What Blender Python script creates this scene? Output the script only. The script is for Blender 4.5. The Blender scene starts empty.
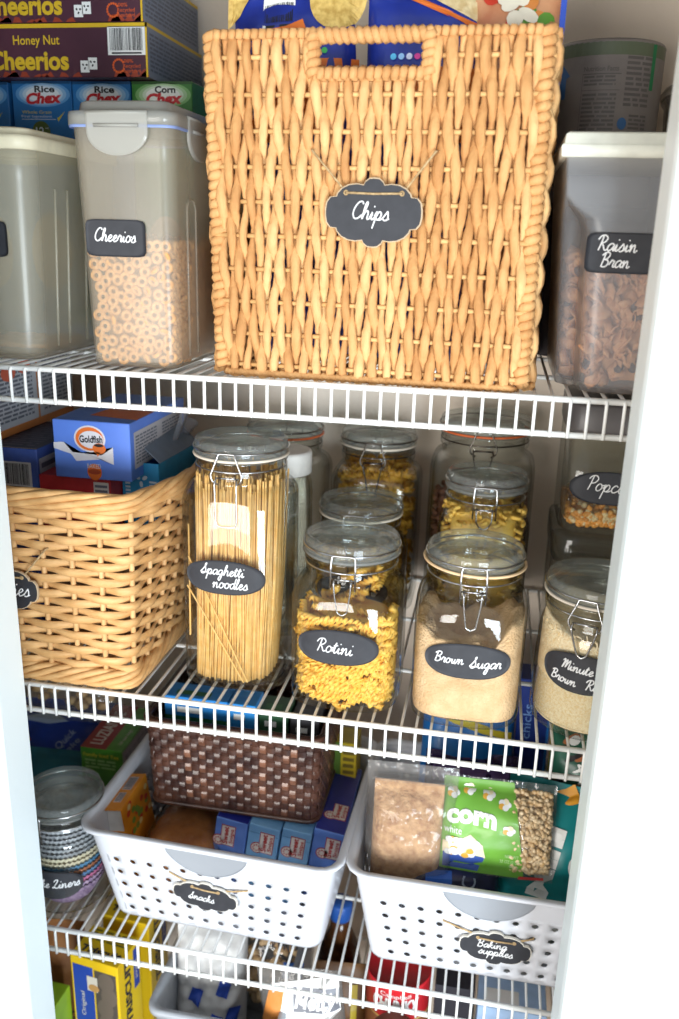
import bpy, bmesh, math, random
from mathutils import Vector, Matrix, noise

scene = bpy.context.scene
COL = scene.collection
R = math.radians
PI = math.pi
random.seed(11)

# ------------------------------------------------------------------ camera, world, light, exposure
EYE = 1.5                                   # height of the eye above the floor


def aim(yaw, pitch, roll):
    cyw, sy = math.cos(yaw), math.sin(yaw)
    f = Vector((-sy * math.cos(pitch), cyw * math.cos(pitch), -math.sin(pitch)))
    r = Vector((cyw, sy, 0))
    d = f.cross(r)
    c, s = math.cos(roll), math.sin(roll)
    rr, dd = c * r + s * d, -s * r + c * d
    m = Matrix((rr, -dd, -f)).transposed().to_4x4()
    return m


cam_data = bpy.data.cameras.new('camera')
cam_data.sensor_fit = 'VERTICAL'
cam_data.sensor_height = 36.0
cam_data.lens = 862.77 / 1019 * 36
cam_data.clip_start = 0.02
cam_data.dof.use_dof = True
cam_data.dof.focus_distance = 0.86
cam_data.dof.aperture_fstop = 4.5
cam = bpy.data.objects.new('camera', cam_data)
cam.matrix_world = Matrix.Translation((0, 0, EYE)) @ aim(0.17326, 0.30793, -0.02872)
COL.objects.link(cam)
scene.camera = cam

world = bpy.data.worlds.new('room_ambience')
world.use_nodes = True
bg = world.node_tree.nodes['Background']
bg.inputs[0].default_value = (0.90, 0.95, 1.0, 1)
bg.inputs[1].default_value = 0.70
scene.world = world


def area(name, loc, look, sx, sy, power, col):
    l = bpy.data.lights.new(name, 'AREA')
    l.shape = 'RECTANGLE'
    l.size, l.size_y = sx, sy
    l.energy = power
    l.color = col
    o = bpy.data.objects.new(name, l)
    o.location = loc
    o.rotation_euler = (Vector(look) - Vector(loc)).to_track_quat('-Z', 'Y').to_euler()
    COL.objects.link(o)
    return o


area('window_daylight', (-0.80, -1.5, 1.00), (-0.10, 0.9, 1.12), 1.0, 1.1, 45, (1.0, 0.96, 0.90))
area('window_daylight', (0.75, -1.2, 0.85), (-0.15, 0.8, 0.90), 0.8, 0.9, 64, (0.80, 0.91, 1.0))

scene.view_settings.view_transform = 'Standard'
scene.view_settings.look = 'None'
scene.view_settings.gamma = 1
scene.view_settings.use_curve_mapping = False
scene.view_settings.exposure = 0.0
scene.cycles.transparent_max_bounces = 64
scene.cycles.max_bounces = 14
scene.cycles.transmission_bounces = 12
scene.cycles.glossy_bounces = 4
scene.cycles.sample_clamp_indirect = 6


# ------------------------------------------------------------------ materials
def lin(c):
    out = []
    for v in c:
        v = v / 255
        out.append(v / 12.92 if v <= 0.04045 else ((v + 0.055) / 1.055) ** 2.4)
    return tuple(out) + (1.0,)


MATS = {}


def mat(name, col, rough=0.5, metal=0.0, col2=None, scale=60, bump=0.0, bscale=None, spec=0.5, sheen=0, stretch=None, coat=0.0, detail=3):
    """Principled surface with a noise-driven colour variation and optional bump."""
    if name in MATS:
        return MATS[name]
    m = bpy.data.materials.new(name)
    m.use_nodes = True
    nt = m.node_tree
    b = nt.nodes['Principled BSDF']
    b.inputs['Roughness'].default_value = rough
    b.inputs['Metallic'].default_value = metal
    b.inputs['Specular IOR Level'].default_value = spec
    b.inputs['Coat Weight'].default_value = coat
    tc = nt.nodes.new('ShaderNodeTexCoord')
    src = tc.outputs['Object']
    if stretch:
        mp = nt.nodes.new('ShaderNodeMapping')
        mp.inputs['Scale'].default_value = stretch
        nt.links.new(src, mp.inputs[0])
        src = mp.outputs[0]
    n = nt.nodes.new('ShaderNodeTexNoise')
    n.inputs['Scale'].default_value = scale
    n.inputs['Detail'].default_value = detail
    nt.links.new(src, n.inputs['Vector'])
    mx = nt.nodes.new('ShaderNodeMix')
    mx.data_type = 'RGBA'
    mx.inputs[6].default_value = lin(col)
    mx.inputs[7].default_value = lin(col2 if col2 else [v * 0.94 for v in col])
    rp = nt.nodes.new('ShaderNodeMapRange')
    rp.inputs[1].default_value = 0.35
    rp.inputs[2].default_value = 0.65
    nt.links.new(n.outputs[0], rp.inputs[0])
    nt.links.new(rp.outputs[0], mx.inputs[0])
    nt.links.new(mx.outputs[2], b.inputs['Base Color'])
    if bump:
        n2 = nt.nodes.new('ShaderNodeTexNoise')
        n2.inputs['Scale'].default_value = bscale or scale
        n2.inputs['Detail'].default_value = 4
        nt.links.new(src, n2.inputs['Vector'])
        bp = nt.nodes.new('ShaderNodeBump')
        bp.inputs['Strength'].default_value = 1.0
        bp.inputs['Distance'].default_value = bump
        nt.links.new(n2.outputs[0], bp.inputs['Height'])
        nt.links.new(bp.outputs[0], b.inputs['Normal'])
    MATS[name] = m
    return m


def clear(name, tint=(236, 242, 238), gloss=0.02, milk=0.0, milk_col=(225, 225, 220), edge=0.35, ior=1.5, rough_milk=0.5, wrinkle=0.0):
    """Glass, film or milky plastic: a pane that lets light straight through, reflects by Fresnel and takes on
    more of its own tint where the path through it is long."""
    if name in MATS:
        return MATS[name]
    m = bpy.data.materials.new(name)
    m.use_nodes = True
    nt = m.node_tree
    for n in list(nt.nodes):
        if n.type == 'BSDF_PRINCIPLED':
            nt.nodes.remove(n)
    out = [n for n in nt.nodes if n.type == 'OUTPUT_MATERIAL'][0]
    tr = nt.nodes.new('ShaderNodeBsdfTransparent')
    lw = nt.nodes.new('ShaderNodeLayerWeight')
    lw.inputs[0].default_value = 0.5
    pw = nt.nodes.new('ShaderNodeMath')
    pw.operation = 'POWER'
    pw.inputs[1].default_value = 3.0
    nt.links.new(lw.outputs['Facing'], pw.inputs[0])
    mx = nt.nodes.new('ShaderNodeMix')
    mx.data_type = 'RGBA'
    mx.inputs[6].default_value = lin(tint)
    mx.inputs[7].default_value = lin([v * (1 - edge) for v in tint])
    nt.links.new(pw.outputs[0], mx.inputs[0])
    nt.links.new(mx.outputs[2], tr.inputs[0])
    cur = tr.outputs[0]
    if milk > 0:
        d = nt.nodes.new('ShaderNodeBsdfPrincipled')
        d.inputs['Roughness'].default_value = rough_milk
        tc = nt.nodes.new('ShaderNodeTexCoord')
        ns = nt.nodes.new('ShaderNodeTexNoise')
        ns.inputs['Scale'].default_value = 25
        nt.links.new(tc.outputs['Object'], ns.inputs['Vector'])
        cm = nt.nodes.new('ShaderNodeMix')
        cm.data_type = 'RGBA'
        cm.inputs[6].default_value = lin(milk_col)
        cm.inputs[7].default_value = lin([v * 0.96 for v in milk_col])
        nt.links.new(ns.outputs[0], cm.inputs[0])
        nt.links.new(cm.outputs[2], d.inputs['Base Color'])
        tl = nt.nodes.new('ShaderNodeBsdfTranslucent')
        nt.links.new(cm.outputs[2], tl.inputs[0])
        ms = nt.nodes.new('ShaderNodeMixShader')
        ms.inputs[0].default_value = 0.35
        nt.links.new(d.outputs[0], ms.inputs[1])
        nt.links.new(tl.outputs[0], ms.inputs[2])
        m1 = nt.nodes.new('ShaderNodeMixShader')
        m1.inputs[0].default_value = milk
        nt.links.new(cur, m1.inputs[1])
        nt.links.new(ms.outputs[0], m1.inputs[2])
        cur = m1.outputs[0]
    gl = nt.nodes.new('ShaderNodeBsdfAnisotropic')
    gl.inputs['Roughness'].default_value = gloss
    fl = nt.nodes.new('ShaderNodeLayerWeight')
    fl.inputs[0].default_value = 0.5
    p5 = nt.nodes.new('ShaderNodeMath')
    p5.operation = 'POWER'
    p5.inputs[1].default_value = 4.0
    nt.links.new(fl.outputs['Facing'], p5.inputs[0])
    fr = nt.nodes.new('ShaderNodeMath')
    fr.operation = 'MULTIPLY_ADD'
    fr.inputs[1].default_value = 0.55
    fr.inputs[2].default_value = ((ior - 1) / (ior + 1)) ** 2 * (0.5 if milk > .1 else 1)
    nt.links.new(p5.outputs[0], fr.inputs[0])
    if wrinkle:
        tc2 = nt.nodes.new('ShaderNodeTexCoord')
        n2 = nt.nodes.new('ShaderNodeTexNoise')
        n2.inputs['Scale'].default_value = 45
        nt.links.new(tc2.outputs['Object'], n2.inputs['Vector'])
        bp = nt.nodes.new('ShaderNodeBump')
        bp.inputs['Distance'].default_value = wrinkle
        nt.links.new(n2.outputs[0], bp.inputs['Height'])
        nt.links.new(bp.outputs[0], gl.inputs['Normal'])
        nt.links.new(bp.outputs[0], fl.inputs['Normal'])
    m2 = nt.nodes.new('ShaderNodeMixShader')
    nt.links.new(fr.outputs[0], m2.inputs[0])
    nt.links.new(cur, m2.inputs[1])
    nt.links.new(gl.outputs[0], m2.inputs[2])
    nt.links.new(m2.outputs[0], out.inputs[0])
    MATS[name] = m
    return m


# ------------------------------------------------------------------ mesh collector
class MB:
    def __init__(self):
        self.v, self.f, self.m, self.s = [], [], [], []

    def add(self, vs, fs, k=0, smooth=True):
        o = len(self.v)
        self.v += [tuple(p) for p in vs]
        for f in fs:
            self.f.append(tuple(i + o for i in f))
            self.m.append(k)
            self.s.append(smooth)
        return o

    def box(self, c, s, k=0, b=0.0012, rz=0.0, M=None):
        hx, hy, hz = s[0] / 2, s[1] / 2, s[2] / 2
        b = min(b, hx * .6, hy * .6, hz * .6)
        vs, ix = [], {}
        for sx in (-1, 1):
            for sy in (-1, 1):
                for sz in (-1, 1):
                    full = (sx * hx, sy * hy, sz * hz)
                    red = (sx * (hx - b), sy * (hy - b), sz * (hz - b))
                    for a in range(3):
                        p = list(red)
                        p[a] = full[a]
                        ix[(sx, sy, sz, a)] = len(vs)
                        vs.append(p)
        fs = []
        for a in range(3):
            o1, o2 = [i for i in range(3) if i != a]
            for s0 in (-1, 1):
                q = []
                for (p1, p2) in ((-1, -1), (1, -1), (1, 1), (-1, 1)):
                    sg = [0, 0, 0]
                    sg[a], sg[o1], sg[o2] = s0, p1, p2
                    q.append(ix[tuple(sg) + (a,)])
                fs.append(q if (s0 > 0) ^ (a == 1) else q[::-1])
        main = len(fs)
        for a in range(3):                       # edges along axis a
            o1, o2 = [i for i in range(3) if i != a]
            for p1 in (-1, 1):
                for p2 in (-1, 1):
                    q = []
                    for (s0, ax) in ((-1, o1), (1, o1), (1, o2), (-1, o2)):
                        sg = [0, 0, 0]
                        sg[a], sg[o1], sg[o2] = s0, p1, p2
                        q.append(ix[tuple(sg) + (ax,)])
                    fs.append(q)
        for sx in (-1, 1):
            for sy in (-1, 1):
                for sz in (-1, 1):
                    fs.append([ix[(sx, sy, sz, a)] for a in range(3)])
        if M is None:
            M = Matrix.Translation(c) @ Matrix.Rotation(rz, 4, 'Z')
        vs = [M @ Vector(p) for p in vs]
        kk = k if isinstance(k, (list, tuple)) else None
        o = len(self.f)
        self.add(vs, fs, 0 if kk else k, False)
        if kk:                                   # materials for -x +x -y +y -z +z, edges take kk[6] or kk[0]
            for i in range(len(fs)):
                self.m[o + i] = kk[i] if i < 6 else kk[6 if len(kk) > 6 else 0]

    def tube(self, path, r, n=8, closed=False, k=0, flat=1.0, up=None):
        P = [Vector(p) for p in path]
        L = len(P)
        rs = r if isinstance(r, (list, tuple)) else [r] * L
        T = []
        for i in range(L):
            if closed:
                t = P[(i + 1) % L] - P[i - 1]
            else:
                t = P[min(i + 1, L - 1)] - P[max(i - 1, 0)]
            T.append(t.normalized() if t.length > 1e-12 else Vector((0, 0, 1)))
        if up is None:
            a = Vector((0, 0, 1)) if abs(T[0].z) < 0.9 else Vector((1, 0, 0))
        else:
            a = Vector(up)
        N = (a - T[0] * a.dot(T[0])).normalized()
        vs = []
        for i in range(L):
            if up is not None:
                N = Vector(up)
            N = N - T[i] * N.dot(T[i])
            N = N.normalized() if N.length > 1e-9 else T[i].orthogonal().normalized()
            B = T[i].cross(N)
            for j in range(n):
                w = 2 * PI * j / n
                vs.append(P[i] + (N * math.cos(w) * flat + B * math.sin(w)) * rs[i])
        fs = []
        for i in range(L if closed else L - 1):
            i2 = (i + 1) % L
            for j in range(n):
                j2 = (j + 1) % n
                fs.append((i * n + j, i * n + j2, i2 * n + j2, i2 * n + j))
        if not closed:
            fs.append(tuple(range(n - 1, -1, -1)))
            fs.append(tuple((L - 1) * n + j for j in range(n)))
        self.add(vs, fs, k, True)

    def loft(self, rings, k=0, cap0=True, cap1=True, smooth=True, closed=True):
        n = len(rings[0])
        vs = [p for ring in rings for p in ring]
        fs = []
        for i in range(len(rings) - 1):
            for j in range(n if closed else n - 1):
                j2 = (j + 1) % n
                fs.append((i * n + j, i * n + j2, (i + 1) * n + j2, (i + 1) * n + j))
        if cap0:
            fs.append(tuple(range(n - 1, -1, -1)))
        if cap1:
            fs.append(tuple((len(rings) - 1) * n + j for j in range(n)))
        self.add(vs, fs, k, smooth)

    def sheet(self, fn, nu, nv, k=0, smooth=True):
        vs = [fn(i / nu, j / nv) for j in range(nv + 1) for i in range(nu + 1)]
        w = nu + 1
        fs = [(j * w + i, j * w + i + 1, (j + 1) * w + i + 1, (j + 1) * w + i) for j in range(nv) for i in range(nu)]
        self.add(vs, fs, k, smooth)

    def build(self, name, mats, parent=None, loc=None, rz=None, fixn=True):
        me = bpy.data.meshes.new(name)
        me.from_pydata(self.v, [], self.f)
        if not isinstance(mats, (list, tuple)):
            mats = [mats]
        for x in mats:
            me.materials.append(x)
        me.polygons.foreach_set('material_index', self.m)
        me.polygons.foreach_set('use_smooth', self.s)
        if fixn:
            b = bmesh.new()
            b.from_mesh(me)
            bmesh.ops.recalc_face_normals(b, faces=b.faces)
            b.to_mesh(me)
            b.free()
        me.update()
        o = bpy.data.objects.new(name, me)
        COL.objects.link(o)
        if parent is not None:
            o.parent = parent
        if loc is not None:
            o.location = loc
        if rz is not None:
            o.rotation_euler = (0, 0, rz) if not isinstance(rz, (tuple, list)) else rz
        return o


def tag(o, label=None, cat=None, group=None, kind=None):
    if label:
        o['label'] = label
    if cat:
        o['category'] = cat
    if group:
        o['group'] = group
    if kind:
        o['kind'] = kind
    return o


def thing(name, label, cat, loc=(0, 0, 0), rz=0.0, group=None):
    o = bpy.data.objects.new(name, None)
    o.empty_display_size = 0.02
    o.location = loc
    o.rotation_euler = (0, 0, rz) if not isinstance(rz, (tuple, list)) else rz
    COL.objects.link(o)
    return tag(o, label, cat, group)


def part(o, label):
    o['label'] = label
    return o


# ------------------------------------------------------------------ printing on surfaces
class Face:
    """A flat face: point a along U, b along V, h off the face."""
    def __init__(self, o, u, v):
        self.o, self.u, self.v = Vector(o), Vector(u).normalized(), Vector(v).normalized()
        self.n = self.u.cross(self.v).normalized()

    def pt(self, a, b, h=0.0):
        return self.o + self.u * a + self.v * b + self.n * h


INK = 0.00025


def p_rect(mb, F, a0, b0, a1, b1, k, h=INK, nu=1, nv=1):
    mb.sheet(lambda u, v: F.pt(a0 + (a1 - a0) * u, b0 + (b1 - b0) * v, h), nu, nv, k, False)


def p_poly(mb, F, pts, k, h=INK):
    if isinstance(F, Pillow):                    # follow the bulge of a filled bag
        q, n = [], len(pts)
        for i in range(n):
            for s in range(3):
                q.append((pts[i][0] + (pts[(i + 1) % n][0] - pts[i][0]) * s / 3, pts[i][1] + (pts[(i + 1) % n][1] - pts[i][1]) * s / 3))
        c = (sum(p[0] for p in q) / len(q), sum(p[1] for p in q) / len(q))
        K, m = 5, len(q)
        vs = [F.pt(c[0] + (p[0] - c[0]) * j / K, c[1] + (p[1] - c[1]) * j / K, h) for j in range(1, K + 1) for p in q] + [F.pt(c[0], c[1], h)]
        fs = [(i, (i + 1) % m, K * m) for i in range(m)]
        fs += [(j * m + i, j * m + (i + 1) % m, (j + 1) * m + (i + 1) % m, (j + 1) * m + i) for j in range(K - 1) for i in range(m)]
        mb.add(vs, fs, k, False)
        return
    c = (sum(p[0] for p in pts) / len(pts), sum(p[1] for p in pts) / len(pts))
    vs = [F.pt(p[0], p[1], h) for p in pts] + [F.pt(c[0], c[1], h)]
    n = len(pts)
    mb.add(vs, [(i, (i + 1) % n, n) for i in range(n)], k, False)


def p_oval(mb, F, a, b, ra, rb, k, h=INK, n=24, rot=0.0):
    c, s = math.cos(rot), math.sin(rot)
    p_poly(mb, F, [(a + ra * math.cos(t) * c - rb * math.sin(t) * s, b + ra * math.cos(t) * s + rb * math.sin(t) * c)
                   for t in [2 * PI * i / n for i in range(n)]], k, h)


def text_geo(txt, bold=0.0):
    c = bpy.data.curves.new('lettering', 'FONT')
    c.body = txt
    c.size = 1
    c.align_x = 'LEFT'
    c.resolution_u = 3
    c.offset = bold
    c.fill_mode = 'FRONT'
    o = bpy.data.objects.new('lettering', c)
    me = bpy.data.meshes.new_from_object(o)
    vs = [tuple(v.co) for v in me.vertices]
    fs = [tuple(p.vertices) for p in me.polygons]
    bpy.data.objects.remove(o)
    bpy.data.curves.remove(c)
    bpy.data.meshes.remove(me)
    return vs, fs


def p_text(mb, F, txt, a, b, width, k, height=None, h=INK * 2, bold=0.0, rot=0.0, slant=0.0, arch=0.0):
    """Printed words centred at a, b and width wide (height = height of the capitals)."""
    vs, fs = text_geo(txt, bold)
    if not vs:
        return
    x0, x1 = min(v[0] for v in vs), max(v[0] for v in vs)
    y1 = 0.69
    sx = width / (x1 - x0)
    sy = height / y1 if height else sx
    c, s = math.cos(rot), math.sin(rot)
    out = []
    for v in vs:
        x = (v[0] - (x0 + x1) / 2) * sx
        y = (v[1] - y1 / 2) * sy
        x += slant * y
        y += arch * (1 - (2 * x / width) ** 2)
        out.append(F.pt(a + x * c - y * s, b + x * s + y * c, h))
    mb.add(out, fs, k, False)


def p_lines(mb, F, a0, b0, a1, b1, k, rows, seed=0, h=INK * 2, fill=0.55, words=True):
    """Rows of small print, each word a short bar."""
    rn = random.Random(seed)
    dy = (b1 - b0) / rows
    for i in range(rows):
        y = b0 + dy * (i + 0.25)
        x = a0
        while x < a1:
            w = rn.uniform(1.0, 4.0) * dy
            if words:
                p_rect(mb, F, x, y, min(x + w, a1), y + dy * fill, k, h)
            x += w + dy * 0.5


def p_bars(mb, F, a0, b0, a1, b1, kw, kb, seed=0, n=24, vertical=True):
    """A barcode on its white field."""
    rn = random.Random(seed)
    p_rect(mb, F, a0, b0, a1, b1, kw)
    x, e = a0 + (a1 - a0) * .06, a1 - (a1 - a0) * .06
    st = (e - x) / n
    while x < e:
        w = st * rn.choice((.3, .45, .7))
        p_rect(mb, F, x, b0 + (b1 - b0) * .16, min(x + w, e), b1 - (b1 - b0) * .06, kb, INK * 2)
        x += w + st * rn.choice((.25, .4, .6))
    p_rect(mb, F, a0 + (a1 - a0) * .1, b0 + (b1 - b0) * .04, a1 - (a1 - a0) * .1, b0 + (b1 - b0) * .1, kb, INK * 2)


def catmull(pts, sub=5):
    if len(pts) < 3:
        return pts
    P = [pts[0]] + list(pts) + [pts[-1]]
    out = []
    for i in range(1, len(P) - 2):
        for s in range(sub):
            t = s / sub
            q = []
            for d in range(len(pts[0])):
                p0, p1, p2, p3 = P[i - 1][d], P[i][d], P[i + 1][d], P[i + 2][d]
                q.append(.5 * ((2 * p1) + (-p0 + p2) * t + (2 * p0 - 5 * p1 + 4 * p2 - p3) * t * t + (-p0 + 3 * p1 - 3 * p2 + p3) * t ** 3))
            out.append(tuple(q))
    out.append(tuple(pts[-1]))
    return out


SCRIPT = {
 'a': (1.0, [[(.85,.8),(.6,1.0),(.25,.85),(.1,.4),(.25,.05),(.5,.1),(.78,.5),(.85,.9),(.82,.4),(.9,.05),(1.1,.2)]]),
 'b': (1.0, [[(0,.2),(.3,1.0),(.45,1.8),(.3,2.0),(.2,1.6),(.2,.3),(.4,0),(.7,.15),(.75,.6),(.5,.9),(.8,.85),(1.0,.8)]]),
 'c': (.9, [[(.75,.8),(.5,1.0),(.2,.75),(.12,.35),(.35,.02),(.65,.1),(.95,.35)]]),
 'd': (1.0, [[(.75,.85),(.5,1),(.2,.8),(.1,.4),(.3,.03),(.55,.15),(.75,.7),(.85,2.0),(.78,.5),(.88,.03),(1.1,.25)]]),
 'e': (.85, [[(0,.3),(.35,.45),(.65,.75),(.5,1.0),(.25,.85),(.15,.4),(.35,.02),(.65,.1),(.9,.35)]]),
 'g': (1.0, [[(.8,.8),(.5,1.0),(.2,.8),(.12,.4),(.35,.08),(.65,.3),(.8,.9),(.75,-.4),(.55,-1.0),(.3,-.8),(.5,-.2),(1.05,.25)]]),
 'h': (1.05, [[(0,.2),(.3,1.1),(.42,1.8),(.28,2.0),(.18,1.5),(.15,0),(.3,.7),(.6,1.0),(.75,.7),(.75,.15),(.9,.02),(1.1,.25)]]),
 'i': (.55, [[(0,.2),(.2,.9),(.2,.25),(.35,.02),(.6,.3)],[(.24,1.45),(.3,1.58)]]),
 'k': (.95, [[(0,.2),(.3,1.1),(.4,1.8),(.26,2.0),(.16,1.5),(.14,0)],[(.7,.95),(.2,.5),(.6,.25),(.75,.02),(1.0,.25)]]),
 'l': (.5, [[(0,.2),(.3,1.1),(.4,1.8),(.27,2.0),(.17,1.5),(.17,.3),(.32,.02),(.55,.3)]]),
 'm': (1.5, [[(0,.6),(.15,1.0),(.2,.5),(.2,0),(.35,.75),(.55,1),(.65,.6),(.65,0),(.8,.75),(1.0,1),(1.12,.6),(1.15,.15),(1.3,.02),(1.5,.25)]]),
 'n': (1.1, [[(0,.6),(.15,1.0),(.2,.5),(.2,0),(.35,.7),(.6,1),(.72,.6),(.75,.15),(.9,.02),(1.15,.3)]]),
 'o': (.95, [[(.6,.95),(.3,.95),(.1,.5),(.25,.05),(.6,.1),(.78,.55),(.55,.95),(.7,.8),(1.0,.85)]]),
 'p': (1.0, [[(0,.4),(.2,1.0),(.15,-.3),(.1,-1.0),(.2,.3),(.45,.95),(.75,.75),(.7,.25),(.4,.03),(.25,.2)],[(.4,.03),(.8,.05),(1.05,.25)]]),
 'r': (.8, [[(0,.3),(.25,1.05),(.35,.9),(.6,.9),(.55,.3),(.68,.02),(.85,.25)]]),
 's': (.8, [[(0,.15),(.4,.95),(.45,1.05),(.65,.5),(.6,.1),(.3,0),(.15,.12)],[(.45,.02),(.85,.25)]]),
 't': (.65, [[(0,.2),(.3,1.7),(.25,.4),(.4,.02),(.65,.3)],[(0,1.15),(.6,1.25)]]),
 'u': (1.05, [[(0,.5),(.15,.95),(.17,.3),(.4,.02),(.65,.3),(.8,.95),(.78,.3),(.9,.03),(1.1,.3)]]),
 'w': (1.2, [[(0,.6),(.15,.95),(.2,.25),(.4,.02),(.6,.5),(.62,.95),(.65,.2),(.85,.02),(1.05,.5),(1.05,.95),(1.25,.85)]]),
 'B': (1.25, [[(.3,1.9),(.25,.9),(.2,0)],[(-.1,1.6),(.3,2.0),(.8,2.0),(.95,1.6),(.7,1.15),(.4,1.05),(.85,.95),(1.05,.5),(.8,.05),(.3,0)]]),
 'C': (1.2, [[(1.1,1.7),(.9,2.0),(.5,1.9),(.15,1.2),(.15,.5),(.45,.05),(.85,.1),(1.2,.5)]]),
 'L': (1.2, [[(.1,1.5),(.3,1.9),(.7,2.0),(.75,1.6),(.45,.6),(.2,.05),(.05,.2),(.4,.15),(.9,0),(1.2,.25)]]),
 'M': (1.55, [[(-.1,1.5),(.15,1.9),(.25,1.6),(.15,0),(.4,1.2),(.65,1.9),(.7,1.2),(.68,.2),(.95,1.3),(1.2,1.85),(1.28,1.0),(1.3,.2),(1.45,.02),(1.6,.25)]]),
 'P': (1.0, [[(.3,1.9),(.25,.8),(.15,0)],[(-.15,1.5),(.1,1.9),(.6,2.0),(.95,1.6),(.75,1.1),(.35,.95)]]),
 'R': (1.2, [[(.3,1.9),(.25,.8),(.15,0)],[(-.25,1.4),(0,1.9),(.55,2.0),(.9,1.6),(.7,1.15),(.35,1.0),(.6,.7),(.95,.1),(1.25,.2)]]),
 'S': (1.05, [[(-.15,.25),(.25,.9),(.6,1.65),(.62,2.0),(.45,1.75),(.6,1.1),(.75,.55),(.55,.05),(.15,.0),(.02,.25),(.4,.25),(1.1,.25)]]),
 ' ': (.7, []),
}


def p_script(mb, F, txt, a, b, width, k=0, h=0.0004, r=0.0008, rot=0.0, tall=1.0):
    """Chalk-pen handwriting, centred at a, baseline b, width wide."""
    tot = sum(SCRIPT[c][0] for c in txt)
    s = width / tot
    x = -tot / 2
    c0, s0 = math.cos(rot), math.sin(rot)
    for ch in txt:
        adv, strokes = SCRIPT[ch]
        for st in strokes:
            q = []
            for (px, py) in catmull(st, 4):
                X, Y = (x + px + .22 * py) * s, py * s * tall
                q.append(F.pt(a + X * c0 - Y * s0, b + X * s0 + Y * c0, h))
            mb.tube(q, r, 5, k=k)
        x += adv


# ------------------------------------------------------------------ common materials
M_WHITE = mat('white_paint', (236, 246, 247), .45, col2=(230, 242, 245), scale=3, bump=.0002, bscale=80)
M_WALL = mat('closet_wall_paint', (236, 223, 208), .8, col2=(230, 216, 200), scale=2, bump=.0006, bscale=160)
M_FLOOR = mat('closet_floor_wood', (120, 96, 74), .5, col2=(96, 74, 56), scale=8, stretch=(1, 12, 1))
M_WIRE = mat('white_vinyl_coating', (240, 240, 236), .35, col2=(234, 234, 230), scale=20)
M_CHALK = mat('chalkboard_black', (50, 51, 56), .6, col2=(44, 45, 50), scale=90, spec=.4)
M_PEN = mat('white_chalk_ink', (240, 240, 240), .7)
M_STEEL = mat('wire_steel', (200, 200, 200), .25, metal=1.0, col2=(180, 180, 180), scale=30)
M_DKSTEEL = mat('wire_steel_dark', (120, 112, 104), .35, metal=1.0, col2=(95, 88, 80), scale=40)
M_TWINE = mat('jute_twine', (196, 168, 124), .9, col2=(160, 130, 90), scale=300)
INKS = {}


def ink(c, rough=.45):
    n = 'print_%d_%d_%d' % tuple(c)
    if rough != .45:
        n += '_%d' % int(rough * 100)
    return mat(n, c, rough, col2=[v * .97 for v in c], scale=40)


WH, BK = (235, 235, 232), (30, 30, 34)

# ------------------------------------------------------------------ setting: closet shell and door opening
RAIL = [1.368, 1.020, 0.685, 0.350]         # height of each shelf's front rail
DECK = [z + 0.0024 for z in RAIL]
FRONT = 0.7746
WALL_Y = 1.19
XL, XR = -0.80, 0.30
JY0, JY1 = 0.645, 0.70                      # door jamb, near and far edge
JL, JR = -0.4365, 0.1070


def struct(name, c, s, m, b=0.001):
    mb = MB()
    mb.box(c, s, 0, b)
    return tag(mb.build(name, m), kind='structure')


struct('floor', (-.25, .1, -.02), (4.2, 3.4, .04), M_FLOOR)
struct('wall_back', ((XL + XR) / 2, WALL_Y + .03, 1.2), (XR - XL + .2, .06, 2.4), M_WALL)
struct('wall_left', (XL - .03, (JY1 + WALL_Y) / 2, 1.2), (.06, WALL_Y - JY1 - .002, 2.4), M_WALL)
struct('wall_right', (XR + .03, (JY1 + WALL_Y) / 2, 1.2), (.06, WALL_Y - JY1 - .002, 2.4), M_WALL)
struct('ceiling', ((XL + XR) / 2, .95, 2.43), (XR - XL + .2, .62, .06), M_WALL)


def jamb(name, x_edge, sgn):
    mb = MB()
    # wall stub with a rounded edge towards the opening, then a flat casing with a bead on its face
    w = 0.55
    prof = [(0, JY1), (0, JY0 + .012), (.0015, JY0 + .006), (.004, JY0 + .002), (.009, JY0), (.028, JY0 - .004), (.034, JY0 - .008),
            (.060, JY0 - .010), (.064, JY0 - .014), (.076, JY0 - .014), (.080, JY0 - .010), (.082, JY0 + .004), (w, JY0 + .004), (w, JY1)]
    rings = [[(x_edge + sgn * px, py, z) for (px, py) in prof] for z in (0.0, 2.1)]
    mb.loft(rings, 0, smooth=False)
    return tag(mb.build(name, M_WHITE), kind='structure')


jamb('trim_1', JL, -1)
jamb('trim_2', JR, 1)
struct('trim_3', ((JL + JR) / 2, (JY0 + JY1) / 2 + .01, 2.16), (1.6, .05, .5), M_WHITE)  # unseen door head, hung low to cut ambient light on the upper wall


# ------------------------------------------------------------------ wire shelves
PHASE = [-.46467, -.47568, -.47083, -.4690]


def wire_shelf(i, label):
    z = RAIL[i]
    t = thing('wire_shelf', label, 'shelf', (0, 0, z))
    S = .0152
    x0, x1 = XL + .002, XR - .002
    back = WALL_Y - .004
    mb = MB()
    x = PHASE[i] - S * int((PHASE[i] - x0) / S)
    while x < x1:
        p = [(x, back, .0008), (x, FRONT + .004, .0008), (x, FRONT - .0012, .0006), (x, FRONT - .0034, -.0008), (x, FRONT - .0036, -.004), (x, FRONT - .0036, -.0335)]
        mb.tube(p, .0016, 6)
        x += S
    mb.build('deck_wires', M_WIRE, t)
    for nm, y, zz, r in (('front_rail', FRONT, 0, .0029), ('lip_rail', FRONT, -.0315, .0029), ('cross_rail', FRONT + .126, -.0003, .0025),
                         ('cross_rail', FRONT + .268, -.0003, .0025), ('back_rail', WALL_Y - .008, -.0003, .0025)):
        mb = MB()
        mb.tube([(x0, y, zz), (x1, y, zz)], r, 10)
        mb.build(nm, M_WIRE, t)
    return t


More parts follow.
